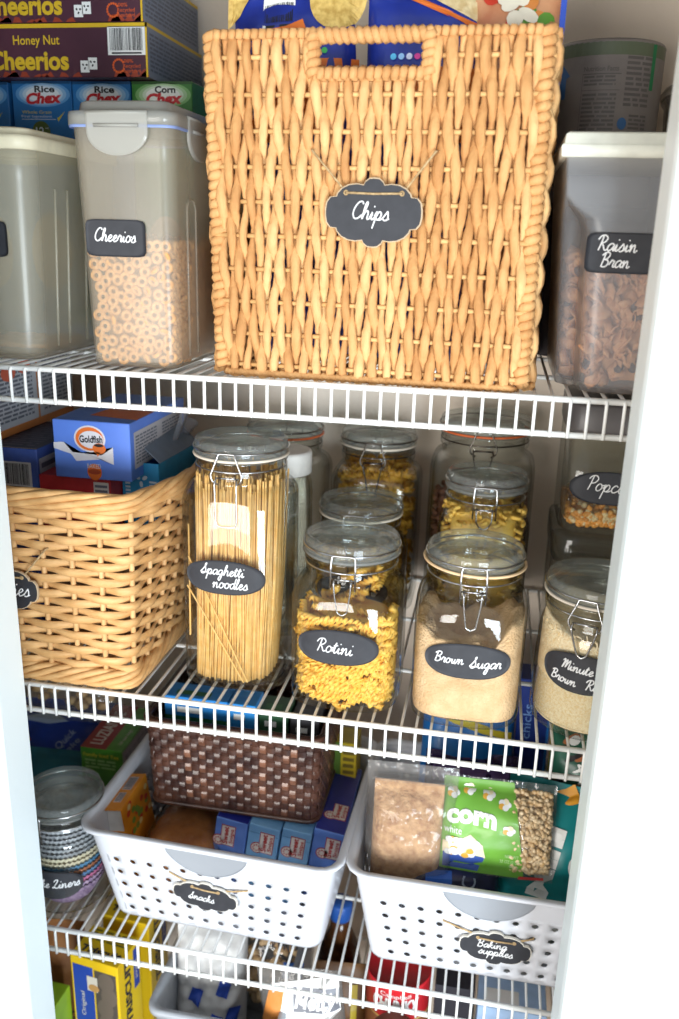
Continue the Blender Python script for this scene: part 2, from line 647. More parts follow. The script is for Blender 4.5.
wire_shelf(0, 'white wire shelf carrying the tall woven chips basket, topmost of the shelves')
wire_shelf(1, 'white wire shelf carrying the labelled glass jars and willow basket')
wire_shelf(2, 'white wire shelf carrying the two white perforated plastic baskets')
wire_shelf(3, 'white wire shelf carrying the yellow cracker box, lowest of the shelves')


# ------------------------------------------------------------------ glass jars
GLASS = clear('jar_glass', (250, 251, 250), .015, edge=.17)
GLASS_LID = clear('lid_glass', (244, 248, 246), .02, milk=.16, milk_col=(226, 230, 228), edge=.2)
GLASS_GREEN = clear('greenish_glass', (247, 248, 245), .02, milk=.04, milk_col=(205, 205, 196), edge=.2)
GASKET_WHITE = mat('white_rubber', (226, 214, 196), .6)
GASKET_ORANGE = mat('orange_rubber', (226, 112, 56), .55, col2=(206, 94, 44))
GASKET_CREAM = mat('cream_rubber', (232, 196, 150), .6)


def squircle(w, n, t):
    c, s = math.cos(t), math.sin(t)
    k = (abs(c) ** n + abs(s) ** n) ** (-1.0 / n)
    return w * k * c, w * k * s


def rings_of(profile, nseg, cx=0.0, cy=0.0):
    """profile: (half width, height, exponent)."""
    return [[(cx + x, cy + y, z) for (x, y) in [squircle(w, n, 2 * PI * j / nseg) for j in range(nseg)]] for (w, z, n) in profile]


class Around:
    """The upright wall of a jar: a runs along the wall from the front, b is height, h off the wall."""
    def __init__(self, w, n, h0=0.0):
        self.w, self.n = w, n
        N = 720
        P = [squircle(w, n, -PI / 2 + 2 * PI * (i - N // 2) / N) for i in range(N + 1)]
        self.P, self.N = P, N
        self.L = [0.0]
        for i in range(N):
            self.L.append(self.L[-1] + math.hypot(P[i + 1][0] - P[i][0], P[i + 1][1] - P[i][1]))
        self.mid = self.L[N // 2]

    def pt(self, a, b, h=0.0):
        s = a + self.mid
        lo, hi = 0, self.N
        while hi - lo > 1:
            m = (lo + hi) // 2
            if self.L[m] <= s:
                lo = m
            else:
                hi = m
        t = (s - self.L[lo]) / max(1e-9, self.L[hi] - self.L[lo])
        x = self.P[lo][0] * (1 - t) + self.P[hi][0] * t
        y = self.P[lo][1] * (1 - t) + self.P[hi][1] * t
        dx, dy = self.P[hi][0] - self.P[lo][0], self.P[hi][1] - self.P[lo][1]
        l = math.hypot(dx, dy)
        return Vector((x + dy / l * h, y - dx / l * h, b))


def oval_label(t, F, a, b, ra, rb, lines, words, name='chalk_label', square=False, r=.0007):
    mb = MB()
    n, m = 48, 8
    vs, fs = [], []
    for hh in (.0002, .0006):
        o = len(vs)
        for i in range(m + 1):
            for j in range(n):
                w = 2 * PI * j / n
                x, y = (squircle(1, 9, w) if square else squircle(1, 2.25, w))
                vs.append(F.pt(a + x * ra * i / m, b + y * rb * i / m, hh))
        for i in range(m):
            for j in range(n):
                j2 = (j + 1) % n
                fs.append((o + i * n + j, o + i * n + j2, o + (i + 1) * n + j2, o + (i + 1) * n + j))
    e = m * n
    for j in range(n):
        j2 = (j + 1) % n
        fs.append((e + j, e + j2, e + (m + 1) * n + j2, e + (m + 1) * n + j))
    mb.add(vs, fs, 0, True)
    lab = part(mb.build(name, M_CHALK, t, fixn=False), 'black chalkboard label reading ' + words)
    mb = MB()
    for (txt, da, db, w, rot) in lines:
        p_script(mb, F, txt, a + da, b + db, w, 0, .0009, r, rot)
    mb.build('handwriting', M_PEN, lab)
    return lab


def round_path(pts, k=5, rad=.3):
    """Polyline with rounded corners."""
    out = []
    for i, p in enumerate(pts):
        p = Vector(p)
        if i == 0 or i == len(pts) - 1:
            out.append(p)
            continue
        a, b = Vector(pts[i - 1]), Vector(pts[i + 1])
        d = min((a - p).length, (b - p).length) * rad
        A, B = p + (a - p).normalized() * d, p + (b - p).normalized() * d
        for s in range(k + 1):
            u = s / k
            out.append(A * (1 - u) ** 2 + p * 2 * u * (1 - u) + B * u * u)
    return out


def clip_jar(label, x, y, z, w, H, rn, n=4.5, gasket=GASKET_WHITE, bail='rect', lever=.045, rz=0.0, group='clip-top storage jars', shoulder=None,
             steel=M_STEEL, tilt=0.0, gout=0.0, round_body=False, glass=GLASS, sag=0.0):
    """Clip-top preserving jar: body, lid, gasket and wire bail."""
    t = thing('clip_top_jar', label, 'jar', (x, y, z), rz, group)
    lid_h = .021
    zn = H - lid_h                               # seam between rim and lid
    zs = shoulder if shoulder else zn - .048      # where the shoulder starts
    bn = 2.0 if round_body else n
    th = .0032
    if round_body:
        outer = [(w * .80, .0015, bn), (w * .92, .0008, bn), (w * .985, .004, bn), (w, .011, bn), (w, zs * .5, bn), (w * .985, zs * .8, bn), (w * .96, zs, bn)]
    else:
        outer = [(w * .80, .0015, bn), (w * .92, .0006, bn), (w * .985, .004, bn), (w, .010, bn), (w, zs * .5, bn), (w, zs, bn)]
    for k in range(1, 7):
        u = k / 6
        e = math.sin(u * PI / 2)
        e2 = 1 - math.cos(u * PI / 2)
        w0 = outer[-1][0] if k == 1 else ws
        if k == 1:
            ws = w0
        outer.append((ws + (rn * .955 - ws) * e2, zs + (zn - .027 - zs) * e, bn + (2 - bn) * u))
    outer += [(rn * .95, zn - .025, 2), (rn * .95, zn - .019, 2), (rn * .985, zn - .0175, 2), (rn * .99, zn - .014, 2), (rn * .955, zn - .0125, 2), (rn * .955, zn - .006, 2),
              (rn * 1.0, zn - .0045, 2), (rn * 1.01, zn - .0015, 2), (rn * .98, zn, 2), (rn * .93, zn, 2)]
    inner = [(rn * .90, zn - .004, 2), (rn * .90, zn - .026, 2)]
    for k in range(5, -1, -1):
        u = k / 6
        inner.append((ws - th + (rn * .90 - ws + th) * (1 - math.cos(u * PI / 2)), zs - .002 + (zn - .027 - zs) * math.sin(u * PI / 2), bn + (2 - bn) * u))
    inner += [(w - th, .014, bn), (w - th * 2, .007, bn), (w * .7, .006, bn), (w * .02, .006, 2)]
    mb = MB()
    mb.loft(rings_of(outer + inner, 64), 0, True, True)
    mb.build('glass_body', glass, t)
    # lid: flanged disc with a stepped crown
    mb = MB()
    zt = zn + .0022
    lid = [(rn * .90, zt - .006, 2), (rn * .91, zt, 2), (rn * 1.0, zt, 2), (rn * 1.015, zt + .002, 2), (rn * 1.01, zt + .006, 2), (rn * .995, zt + .008, 2), (rn * .995, zt + .0125, 2),
           (rn * .975, zt + .0150, 2), (rn * .93, zt + .0158, 2), (rn * .88, zt + .0145, 2), (rn * .60, zt + .0138, 2), (rn * .57, zt + .0122, 2), (rn * .02, zt + .0122, 2)]
    under = [(rn * .02, zt + .0075, 2), (rn * .7, zt + .0075, 2), (rn * .86, zt + .006, 2), (rn * .87, zt - .006, 2)]
    mb.loft(rings_of(lid + under, 56), 0, False, False)
    n_ = 56
    L_ = len(lid + under)
    mb.f += [((L_ - 1) * n_ + j, (L_ - 1) * n_ + (j + 1) % n_, (j + 1) % n_, j) for j in range(n_)]
    mb.m += [0] * n_
    mb.s += [True] * n_
    mb.build('glass_lid', GLASS_LID, t)
    mb = MB()
    gr = rn * 1.005 + gout
    mb.tube([(gr * math.cos(a), gr * math.sin(a), zn + .001 + tilt * math.cos(a) * gr + sag * math.sin(2 * a)) for a in [2 * PI * i / 48 for i in range(48)]], .0015, 8, True)
    mb.build('rubber_gasket', gasket, t)
    # wires
    rw = .00105
    mb = MB()
    r1 = rn * 1.022
    mb.tube([(r1 * math.cos(a), r1 * math.sin(a), zt + .0065) for a in [2 * PI * i / 48 for i in range(48)]], rw, 6, True)
    mb.build('lid_wire', steel, t)
    mb = MB()
    r2 = rn * .975
    mb.tube([(r2 * math.cos(a), r2 * math.sin(a), zn - .0105) for a in [2 * PI * i / 48 for i in range(48)]], rw, 6, True)
    mb.build('neck_wire', steel, t)
    mb = MB()
    yb = -r1 - .002
    z0 = zt + .0075
    if bail == 'rect':
        pts = [(-.0125, yb, z0 - .036), (-.0125, yb - .002, z0 - .012), (-.0118, yb, z0), (.0118, yb, z0), (.0125, yb - .002, z0 - .012), (.0125, yb, z0 - .036)]
        mb.tube(round_path(pts, 5, .25), rw, 6)
        lv = [(-.0085, yb + .001, z0 - .024), (-.0088, yb - .0045, z0 - .027), (-.0082, yb - .004, z0 - .038), (-.0050, yb - .002, z0 - .024 - lever), (0, yb - .002, z0 - .027 - lever), (.0050, yb - .002, z0 - .024 - lever),
              (.0082, yb - .004, z0 - .038), (.0088, yb - .0045, z0 - .027), (.0085, yb + .001, z0 - .024)]
    else:
        pts = [(-.0095, yb, z0 - .032), (-.0150, yb - .002, z0 - .028), (-.0165, yb - .002, z0 - .022), (-.0095, yb - .001, z0 - .004), (-.0085, yb, z0), (.0085, yb, z0), (.0095, yb - .001, z0 - .004),
               (.0165, yb - .002, z0 - .022), (.0150, yb - .002, z0 - .028), (.0095, yb, z0 - .032)]
        mb.tube(round_path(pts, 5, .35), rw, 6)
        if bail == 'box':
            lv = [(-.0105, yb - .001, z0 - .024), (-.0115, yb - .005, z0 - .030), (-.0110, yb - .004, z0 - .024 - lever), (.0110, yb - .004, z0 - .024 - lever), (.0115, yb - .005, z0 - .030), (.0105, yb - .001, z0 - .024)]
        else:
            lv = [(-.0115, yb - .001, z0 - .024), (-.0122, yb - .005, z0 - .029), (-.0095, yb - .004, z0 - .040), (-.0045, yb - .003, z0 - .022 - lever), (0, yb - .003, z0 - .025 - lever), (.0045, yb - .003, z0 - .022 - lever),
                  (.0095, yb - .004, z0 - .040), (.0122, yb - .005, z0 - .029), (.0115, yb - .001, z0 - .024)]
    mb.tube([(-.0125, yb + .001, z0 - .0255), (.0125, yb + .001, z0 - .0255)], rw, 6)
    mb.build('wire_bail', steel, t)
    mb = MB()
    mb.tube(round_path(lv, 5, .3), rw, 6)
    mb.build('closing_lever', steel, t)
    # hinge at the back
    mb = MB()
    mb.tube(round_path([(-.012, r2 + .001, zn - .0105), (-.011, r1 + .005, zn - .004), (-.010, r1 + .003, zt + .0065), (.010, r1 + .003, zt + .0065), (.011, r1 + .005, zn - .004), (.012, r2 + .001, zn - .0105)], 4, .3), rw, 6)
    mb.build('hinge_wire', steel, t)
    t['_'] = 0
    del t['_']
    return t, Around(w * (.985 if round_body else 1.0), bn), zs


D1, D2, D3, D4 = DECK
Z = D2

# spaghetti jar
SPX, SPY = -.258, .860
t, F, zs = clip_jar('tall glass clip-top jar full of spaghetti noodles', SPX, SPY, Z, .0575, .276, .0495, 3.8, bail='box', lever=.052)
oval_label(t, F, -.0025, .1335, .0440, .0190, [('Spaghetti', -.002, .0030, .046, -.03), ('noodles', .006, -.0115, .038, .0)], 'Spaghetti noodles')
# rotini jar
ROX, ROY = -.1330, .845
t, F, zs = clip_jar('glass clip-top jar of spiral pasta, labelled Rotini, at the shelf front', ROX, ROY, Z, .0590, .184, .0500, 3.6, lever=.036, gasket=clear('clear_rubber', (225, 228, 228), .2, milk=.25))
oval_label(t, F, -.0030, .0755, .0430, .0195, [('Rotini', -.003, -.006, .037, -.06)], 'Rotini')
# brown sugar jar
BSX, BSY = -.0045, .839
t, F, zs = clip_jar('glass clip-top jar of brown sugar with its cream gasket slipping out', BSX, BSY, Z, .0572, .186, .0490, 3.3, gasket=GASKET_CREAM, lever=.038, tilt=-.03, gout=.0022, rz=.02)
oval_label(t, F, -.0005, .0780, .0435, .0190, [('Brown', -.0185, -.003, .029, -.03), ('Sugar', .0180, -.0055, .030, .02)], 'Brown Sugar')
# brown rice jar
RIX, RIY = .1215, .841
t, F, zs = clip_jar('round glass clip-top jar of brown rice, rightmost on the jar shelf', RIX, RIY, Z, .0575, .163, .0525, 2, bail='hex', lever=.034, round_body=True, rz=-.30, shoulder=.095)
oval_label(t, F, .0010, .0745, .0420, .0210, [('Minute', -.004, .002, .031, -.08), ('Brown', -.017, -.0125, .027, -.10), ('Rice', .0160, -.0150, .020, -.06)], 'brown rice in two cursive lines')
# second row and back row
t, F, zs = clip_jar('low glass clip-top jar of pasta directly behind the Rotini jar', -.145, .981, Z, .0570, .182, .0490, 3.6)
oval_label(t, F, 0, .0800, .0430, .0195, [('w', .026, -.004, .006, -.03)], 'a word ending in w')
clip_jar('glass clip-top jar of twisted pasta by the back wall, pale gasket', -.143, 1.105, Z, .0580, .239, .0490, 5, bail='hex', steel=M_DKSTEEL)
clip_jar('glass clip-top jar of elbow pasta behind the Brown Sugar jar', .001, .966, Z, .0520, .230, .0455, 4.0, gasket=clear('clear_rubber', (225, 228, 228), .2, milk=.25), lever=.02)
clip_jar('tallest glass clip-top jar with orange gasket and brown nuggets, by the back wall', -.006, 1.096, Z, .0660, .268, .0565, 4.0, gasket=GASKET_ORANGE, steel=M_DKSTEEL, bail='hex')
clip_jar('glass clip-top jar with orange gasket behind the spaghetti jar', -.268, 1.098, Z, .0600, .246, .0500, 4.0, gasket=GASKET_ORANGE, steel=M_DKSTEEL, bail='hex')


# white capped bottle
def capped_bottle():
    t = thing('glass_bottle', 'clear glass bottle with a white screw cap beside the spaghetti jar', 'bottle', (-.2395, .976, Z))
    r = .0345
    mb = MB()
    o = [(r * .85, .001, 2), (r * .97, .003, 2), (r, .008, 2), (r, .183, 2), (r * .97, .193, 2), (r * .90, .201, 2), (r * .86, .205, 2), (r * .86, .221, 2), (r * .80, .221, 2), (r * .80, .203, 2), (r * .9, .191, 2), (r - .0025, .185, 2), (r - .0025, .008, 2), (.001, .006, 2)]
    mb.loft(rings_of(o, 40), 0)
    mb.build('glass_body', GLASS_GREEN, t)
    mb = MB()
    c = [(r * .93, .205, 2), (r * .96, .206, 2), (r * .96, .229, 2), (r * .93, .232, 2), (r * .84, .233, 2), (.001, .2325, 2)]
    mb.loft(rings_of(c, 48), 0)
    mb.build('screw_cap', mat('white_plastic_cap', (232, 228, 220), .5), t)
    mb = MB()
    mb.box((.012, -.014, .1), (.011, .003, .180), 0, .001, rz=.2)
    mb.build('white_strip', mat('strip_white', (235, 230, 218), .7), t)  # upright white strip inside the glass


capped_bottle()


# square canisters
def canister(label, x, y, z, w, H, lid):
    t = thing('square_canister', label, 'canister', (x, y, z), 0, 'stacked square canisters')
    mb = MB()
    hb = H - .034
    o = [(w * .9, .001, 8), (w, .006, 8), (w, hb, 8), (w * .97, hb + .001, 8), (w - .005, hb - .002, 8), (w - .005, .016, 8), (w * .8, .013, 8), (.001, .013, 2)]
    mb.loft(rings_of(o, 64), 0)
    mb.build('glass_body', GLASS_GREEN, t)
    mb = MB()
    c = [(w * .85, hb - .006, 8), (w * .9, hb + .0015, 8), (w * 1.02, hb + .002, 8), (w * 1.03, hb + .006, 8), (w * 1.03, H - .004, 8), (w * 1.0, H, 8), (.001, H, 2)]
    mb.loft(rings_of(c, 64), 0)
    mb.build('lid', lid, t)
    return t, Around(w, 8)


CAX, CAY = .1455, .996
DKLID = mat('dark_grey_plastic', (92, 88, 88), .4)
canister('square glass canister on the shelf, carrying the popcorn canister', CAX, CAY, Z, 0.0650, .168, clear('greyed_glass', (226, 227, 224), .03, milk=.10, milk_col=(150, 150, 146)))
t, F = canister('square glass canister of popcorn kernels with dark grey lid, stacked', CAX, CAY, Z + .1685, .0625, .147, DKLID)
oval_label(t, F, -.0140, .0560, .0420, .0185, [('Popcorn', .004, -.004, .056, -.06)], 'Popcorn')


# ------------------------------------------------------------------ what the jars hold
def heap(name, label, cat, x, y, z, prof, m, n=64, top=None, amp=0.0, seed=0, freq=40, wob=0.0):
    """A solid mass filling a container: profile of (half width, height, exponent) and an uneven top."""
    mb = MB()
    rings = rings_of(prof, n)
    w, zt, e = prof[-1]
    K = 12
    for k in range(1, K + 1):
        rings.append([(p[0] * (1 - k / K), p[1] * (1 - k / K), zt) for p in rings[len(prof) - 1]])
    out = []
    for i, ring in enumerate(rings):
        q = []
        for p in ring:
            v = Vector(p)
            d = noise.noise(v * freq + Vector((seed, 0, 0)))
            if i >= len(prof) - 1:
                f = top(p[0], p[1]) if top else 0
                v.z += f + amp * d
            elif wob:
                rr = Vector((v.x, v.y, 0)).normalized()
                v -= rr * wob * (0.5 + .5 * d)
            q.append(tuple(v))
        out.append(q)
    mb.loft(out, 0, True, True)
    return tag(mb.build(name, m, None, (x, y, z)), label, cat, kind='stuff')


# spaghetti
rn = random.Random(4)
mb = MB()
M_SPAG = mat('dry_spaghetti', (246, 202, 130), .5, col2=(238, 184, 104), scale=120)
for i in range(420):
    u = math.sqrt(rn.random()) if i > 280 else rn.uniform(.86, 1.0)
    a = rn.uniform(0, 2 * PI)
    x, y = squircle(.0450 * u, 2.8, a)
    lean = .006
    x2, y2 = x * .96 + rn.uniform(-lean, lean), y * .96 + rn.uniform(-lean, lean)
    L = rn.uniform(.222, .240)
    x2 += .003
    mb.tube([(x * .99 - .002, y * .97, .0065), ((x + x2) / 2, (y + y2) / 2, L / 2), (x2, y2, L)], .0011, 5)
mb.tube([(0, 0, .008), (.002, 0, .215)], .038, 20)
tag(mb.build('spaghetti', M_SPAG, None, (SPX - .004, SPY - .002, Z), fixn=False), 'dry spaghetti standing upright in the tall jar', 'pasta', kind='stuff')
for j, (a, b) in enumerate((((-.046, -.0495, .118), (.016, -.0515, .010)), ((-.045, -.0470, .150), (.020, -.0500, .010)), ((-.0480, -.036, .182), (-.0440, -.0500, .060)))):
    mb = MB()
    A, B = Vector(a), Vector(b)
    mb.tube([A, (A + B) / 2 + Vector((0, .0008, 0)), B], .0010, 6)
    tag(mb.build('spaghetti_strand', M_SPAG, None, (SPX, SPY, Z), fixn=False), ('loose spaghetti strand slanting lowest across the jar front', 'loose spaghetti strand slanting across the jar front, upper of two parallel strands',
                                               'short loose spaghetti strand at the left corner inside the tall jar')[j], 'pasta', 'loose spaghetti strands')


# rotini
def rotini_mesh(L=.031, r=.0049, turns=3.4, lobes=3):
    mb = MB()
    S = 30
    sec = []
    for j in range(12):
        a = 2 * PI * j / 12
        sec.append((a, r * (.38 + .62 * (0.5 + 0.5 * math.cos(lobes * a)) ** 1.6)))
    rings = []
    for i in range(S + 1):
        z = (i / S - .5) * L
        w = turns * 2 * PI * i / S / lobes * 1.6
        rings.append([(q * math.cos(a + w), q * math.sin(a + w), z) for (a, q) in sec])
    mb.loft(rings, 0)
    return mb


M_ROT = mat('rotini_dough', (252, 206, 102), .55, col2=(246, 186, 70), scale=80)
first = rotini_mesh().build('rotini', M_ROT)
tag(first, 'yellow spiral rotini pieces packed behind the glass of the Rotini jar', 'pasta', 'rotini pieces in the Rotini jar')
rn = random.Random(7)
lvl = .100


def pack(first, cx, cy, z0, w, n, z1, count, ry, seed, faces=(-PI * .98, PI * .02), inset=.0055, flat=.5, minz=.009, mind=.0088):
    rn = random.Random(seed)
    got = []
    tries = 0
    while len(got) < count and tries < count * 60:
        tries += 1
        a = rn.uniform(*faces)
        x, y = squircle(w - inset - abs(rn.gauss(0, .0015)), n, a)
        z = rn.uniform(minz, z1)
        if any((x - g[0]) ** 2 + (y - g[1]) ** 2 + (z - g[2]) ** 2 < mind ** 2 for g in got):
            continue
        got.append((x, y, z, a))
    for i, (x, y, z, a) in enumerate(got):
        o = first if i == 0 else first.copy()
        if i:
            COL.objects.link(o)
        # the nearest wall's tangent
        x1, y1 = squircle(w, n, a - .02)
        x2, y2 = squircle(w, n, a + .02)
        tan = Vector((x2 - x1, y2 - y1, 0)).normalized()
        up = Vector((0, 0, 1))
        nr = tan.cross(up)
        ang = ry(rn)
        ax = (tan * math.cos(ang) + up * math.sin(ang)).normalized()
        sd = nr.cross(ax)
        M = Matrix((nr, sd, ax)).transposed() if flat else Matrix.Identity(3)
        M = M @ Matrix.Rotation(rn.uniform(0, 6.28), 3, 'Z') if flat == .5 else M
        o.matrix_world = Matrix.Translation((cx + x, cy + y, z0 + z)) @ M.to_4x4()
    return got


pack(first, ROX, ROY, Z, .0568, 3.6, lvl, 170, lambda r: r.gauss(0, .35), 3, inset=.0085)
mb = MB()
for i in range(90):
    b = rotini_mesh(.032)
    a, u = rn.uniform(0, 2 * PI), math.sqrt(rn.random())
    x, y = squircle(.043 * u, 4, a)
    zz = rn.uniform(.012, lvl + .006)
    if y > .02 and rn.random() < .5:
        zz = rn.uniform(.08, lvl + .022)
    M = Matrix.Translation((x, y, zz)) @ Matrix.Rotation(rn.uniform(0, 3.1), 4, 'Z') @ Matrix.Rotation(PI / 2 + rn.gauss(0, .3), 4, 'X')
    mb.add([M @ Vector(p) for p in b.v], b.f)
mb.loft(rings_of([(.030, .008, 4), (.040, .012, 4), (.040, lvl - .012, 4), (.03, lvl - .006, 4)], 40), 0)
tag(mb.build('rotini_heap', M_ROT, None, (ROX, ROY, Z), fixn=False), 'rotini heaped in the middle of the Rotini jar', 'pasta', kind='stuff')

# brown sugar: packed against the front, scooped hollow in the middle, banked up at right
M_BSUGAR = mat('brown_sugar', (226, 190, 146), .85, col2=(212, 172, 126), scale=70, bump=.0022, bscale=420, detail=6)
heap('brown_sugar', 'light brown sugar packed in the jar with a scooped hollow', 'sugar', BSX, BSY, Z,
     [(.045, .0065, 4), (.0535, .010, 4), (.0545, .016, 4), (.0545, .100, 4)], M_BSUGAR, top=lambda x, y: -.006 + (.022 if x > .030 else 0) * min(1, (x - .030) / .012) * (1 if y < .03 else .6) - .03 * math.exp(-((x + .004) ** 2 + (y - .012) ** 2) / .0006) + .010 * (1 if x < -.035 else 0),
     amp=.010, freq=70, seed=3)
M_RICE = mat('brown_rice_grains', (250, 232, 196), .7, col2=(238, 208, 156), scale=420, bump=.0016, bscale=520, detail=2)
heap('brown_rice', 'brown rice filling the round jar', 'rice', RIX, RIY, Z, [(.044, .0065, 2), (.0525, .009, 2), (.0537, .016, 2), (.0530, .06, 2), (.0520, .104, 2), (.0500, .112, 2)], M_RICE,
     top=lambda x, y: .010 * y / .05 - .012 * x / .05, amp=.004, freq=60)
rn = random.Random(9)
mb = MB()
for i in range(900):
    a = rn.uniform(-PI, 0)
    zz = rn.uniform(.012, .112)
    rr = .0529 - (.0012 * zz / .1)
    ang = rn.uniform(0, PI)
    c = Vector((rr * math.cos(a), rr * math.sin(a), zz))
    tn = Vector((-math.sin(a), math.cos(a), 0)) * math.cos(ang) + Vector((0, 0, 1)) * math.sin(ang)
    mb.tube([c - tn * .0030, c - tn * .0018, c + tn * .0018, c + tn * .0030], [.0003, .0008, .0008, .0003], 4)
tag(mb.build('rice_grains', mat('rice_grain', (250, 236, 204), .55, col2=(236, 208, 158), scale=200), None, (RIX, RIY, Z), fixn=False), 'separate brown rice grains lying against the jar glass', 'rice', kind='stuff')


def chunks(name, label, cat, x, y, z, w, n, z1, m, size, count, seed, shape='elbow', core=None):
    """A jar full of small pieces."""
    rn = random.Random(seed)
    mb = MB()
    for i in range(count):
        a = rn.uniform(-PI, PI)
        top = rn.random() < .22
        u = math.sqrt(rn.random()) if top else 1.0
        px, py = squircle((w - size * (1.25 if shape == 'twist' else .62)) * u, n, a)
        pz = z1 + rn.uniform(-.006, .004) if top else rn.uniform(.010, z1)
        M = Matrix.Translation((px, py, pz)) @ Matrix.Rotation(rn.uniform(0, 6.3), 4, 'Z') @ Matrix.Rotation(rn.uniform(-.7, .7), 4, 'Y')
        if shape == 'elbow':
            q = [(size * .5 * math.cos(k), size * .5 * math.sin(k), 0) for k in (0, .5, 1.0, 1.5, 2.0, 2.5)]
            mb.tube([M @ Vector(p) for p in q], size * .22, 6)
        elif shape == 'twist':
            b = rotini_mesh(size * 2.0, size * .42, 1.6, 2)
            M2 = M @ Matrix.Rotation(PI / 2 + rn.uniform(-.6, .6), 4, 'X')
            mb.add([M2 @ Vector(p) for p in b.v], b.f)
        else:
            q = [(0, 0, -size * .5), (0, 0, -size * .38), (size * .06, 0, 0), (0, 0, size * .35), (0, 0, size * .45)]
            M2 = M @ Matrix.Rotation(rn.uniform(0, 3), 4, 'X')
            mb.tube([M2 @ Vector(p) for p in q], [size * .12, size * .36, size * .45, size * .26, size * .05], 6, k=i % 3 // 2 if isinstance(m, list) else 0)
    if core is None:
        core = w - size * (1.6 if shape == 'twist' else 1.0)
    mb.loft(rings_of([(core * .9, .007, n), (core, .012, n), (core, z1 - .004, n), (core * .9, z1, n)], 40), 0)
    return tag(mb.build(name, m, None, (x, y, z), fixn=False), label, cat, kind='stuff')


chunks('pasta_pieces', 'yellow pasta in the jar right behind the Rotini jar', 'pasta', -.145, .981, Z, .0545, 4.5, .120, mat('pasta_amber', (240, 196, 92), .5, col2=(226, 172, 66)), .011, 260, 5, 'twist')
chunks('pasta_twists', 'golden twisted pasta in the jar by the back wall', 'pasta', -.143, 1.105, Z, .0545, 5, .185, mat('pasta_gold', (230, 180, 70), .5, col2=(214, 156, 50)), .012, 300, 6, 'twist')
chunks('elbow_pasta', 'yellow elbow pasta in the jar behind the Brown Sugar jar', 'pasta', .001, .966, Z, .0485, 4, .185, mat('pasta_elbow', (244, 206, 106), .5, col2=(234, 186, 78)), .011, 420, 7, 'elbow')
chunks('brown_nuggets', 'reddish brown nuggets filling the tallest jar by the wall', 'snack', -.006, 1.096, Z, .0625, 4, .160, mat('nugget_brown', (150, 104, 84), .7, col2=(120, 78, 60)), .009, 500, 8, 'kernel')
chunks('popcorn_kernels', 'popcorn kernels in the bottom of the popcorn canister', 'popcorn', CAX, CAY, Z + .1685, .0570, 8, .026, [mat('popcorn_kernel', (240, 172, 84), .35, col2=(228, 150, 62), scale=190), mat('popcorn_kernel_pale', (248, 224, 176), .35)], .0078, 900, 9, 'kernel', core=.049)


# ------------------------------------------------------------------ top shelf: woven chips basket
ROPE = mat('twisted_seagrass', (214, 164, 106), .75, col2=(194, 140, 84), scale=55, bump=.0012, bscale=240, stretch=(1.6, 1.6, .5), detail=4)
ROPE2 = mat('twisted_seagrass_dark', (204, 152, 94), .75, col2=(182, 128, 74), scale=60, bump=.0012, bscale=240, stretch=(1.6, 1.6, .5), detail=4)
ROPE3 = mat('twisted_seagrass_pale', (224, 180, 122), .75, col2=(206, 156, 100), scale=60, bump=.0012, bscale=240, stretch=(1.6, 1.6, .5), detail=4)
ROD = mat('basket_rod', (228, 184, 122), .75, col2=(206, 158, 98), scale=90)


def coil(mb, A, B, R0, r, pitch, side):
    """Cord wrapped round a straight core from A to B."""
    A, B = Vector(A), Vector(B)
    ax = (B - A).normalized()
    s = Vector(side)
    s = (s - ax * s.dot(ax)).normalized()
    q = ax.cross(s)
    L = (B - A).length
    n = max(12, int(L / pitch * 10))
    mb.tube([A + ax * L * i / n + (s * math.cos(2 * PI * L * i / n / pitch) + q * math.sin(2 * PI * L * i / n / pitch)) * R0 for i in range(n + 1)], r, 6, k=0)


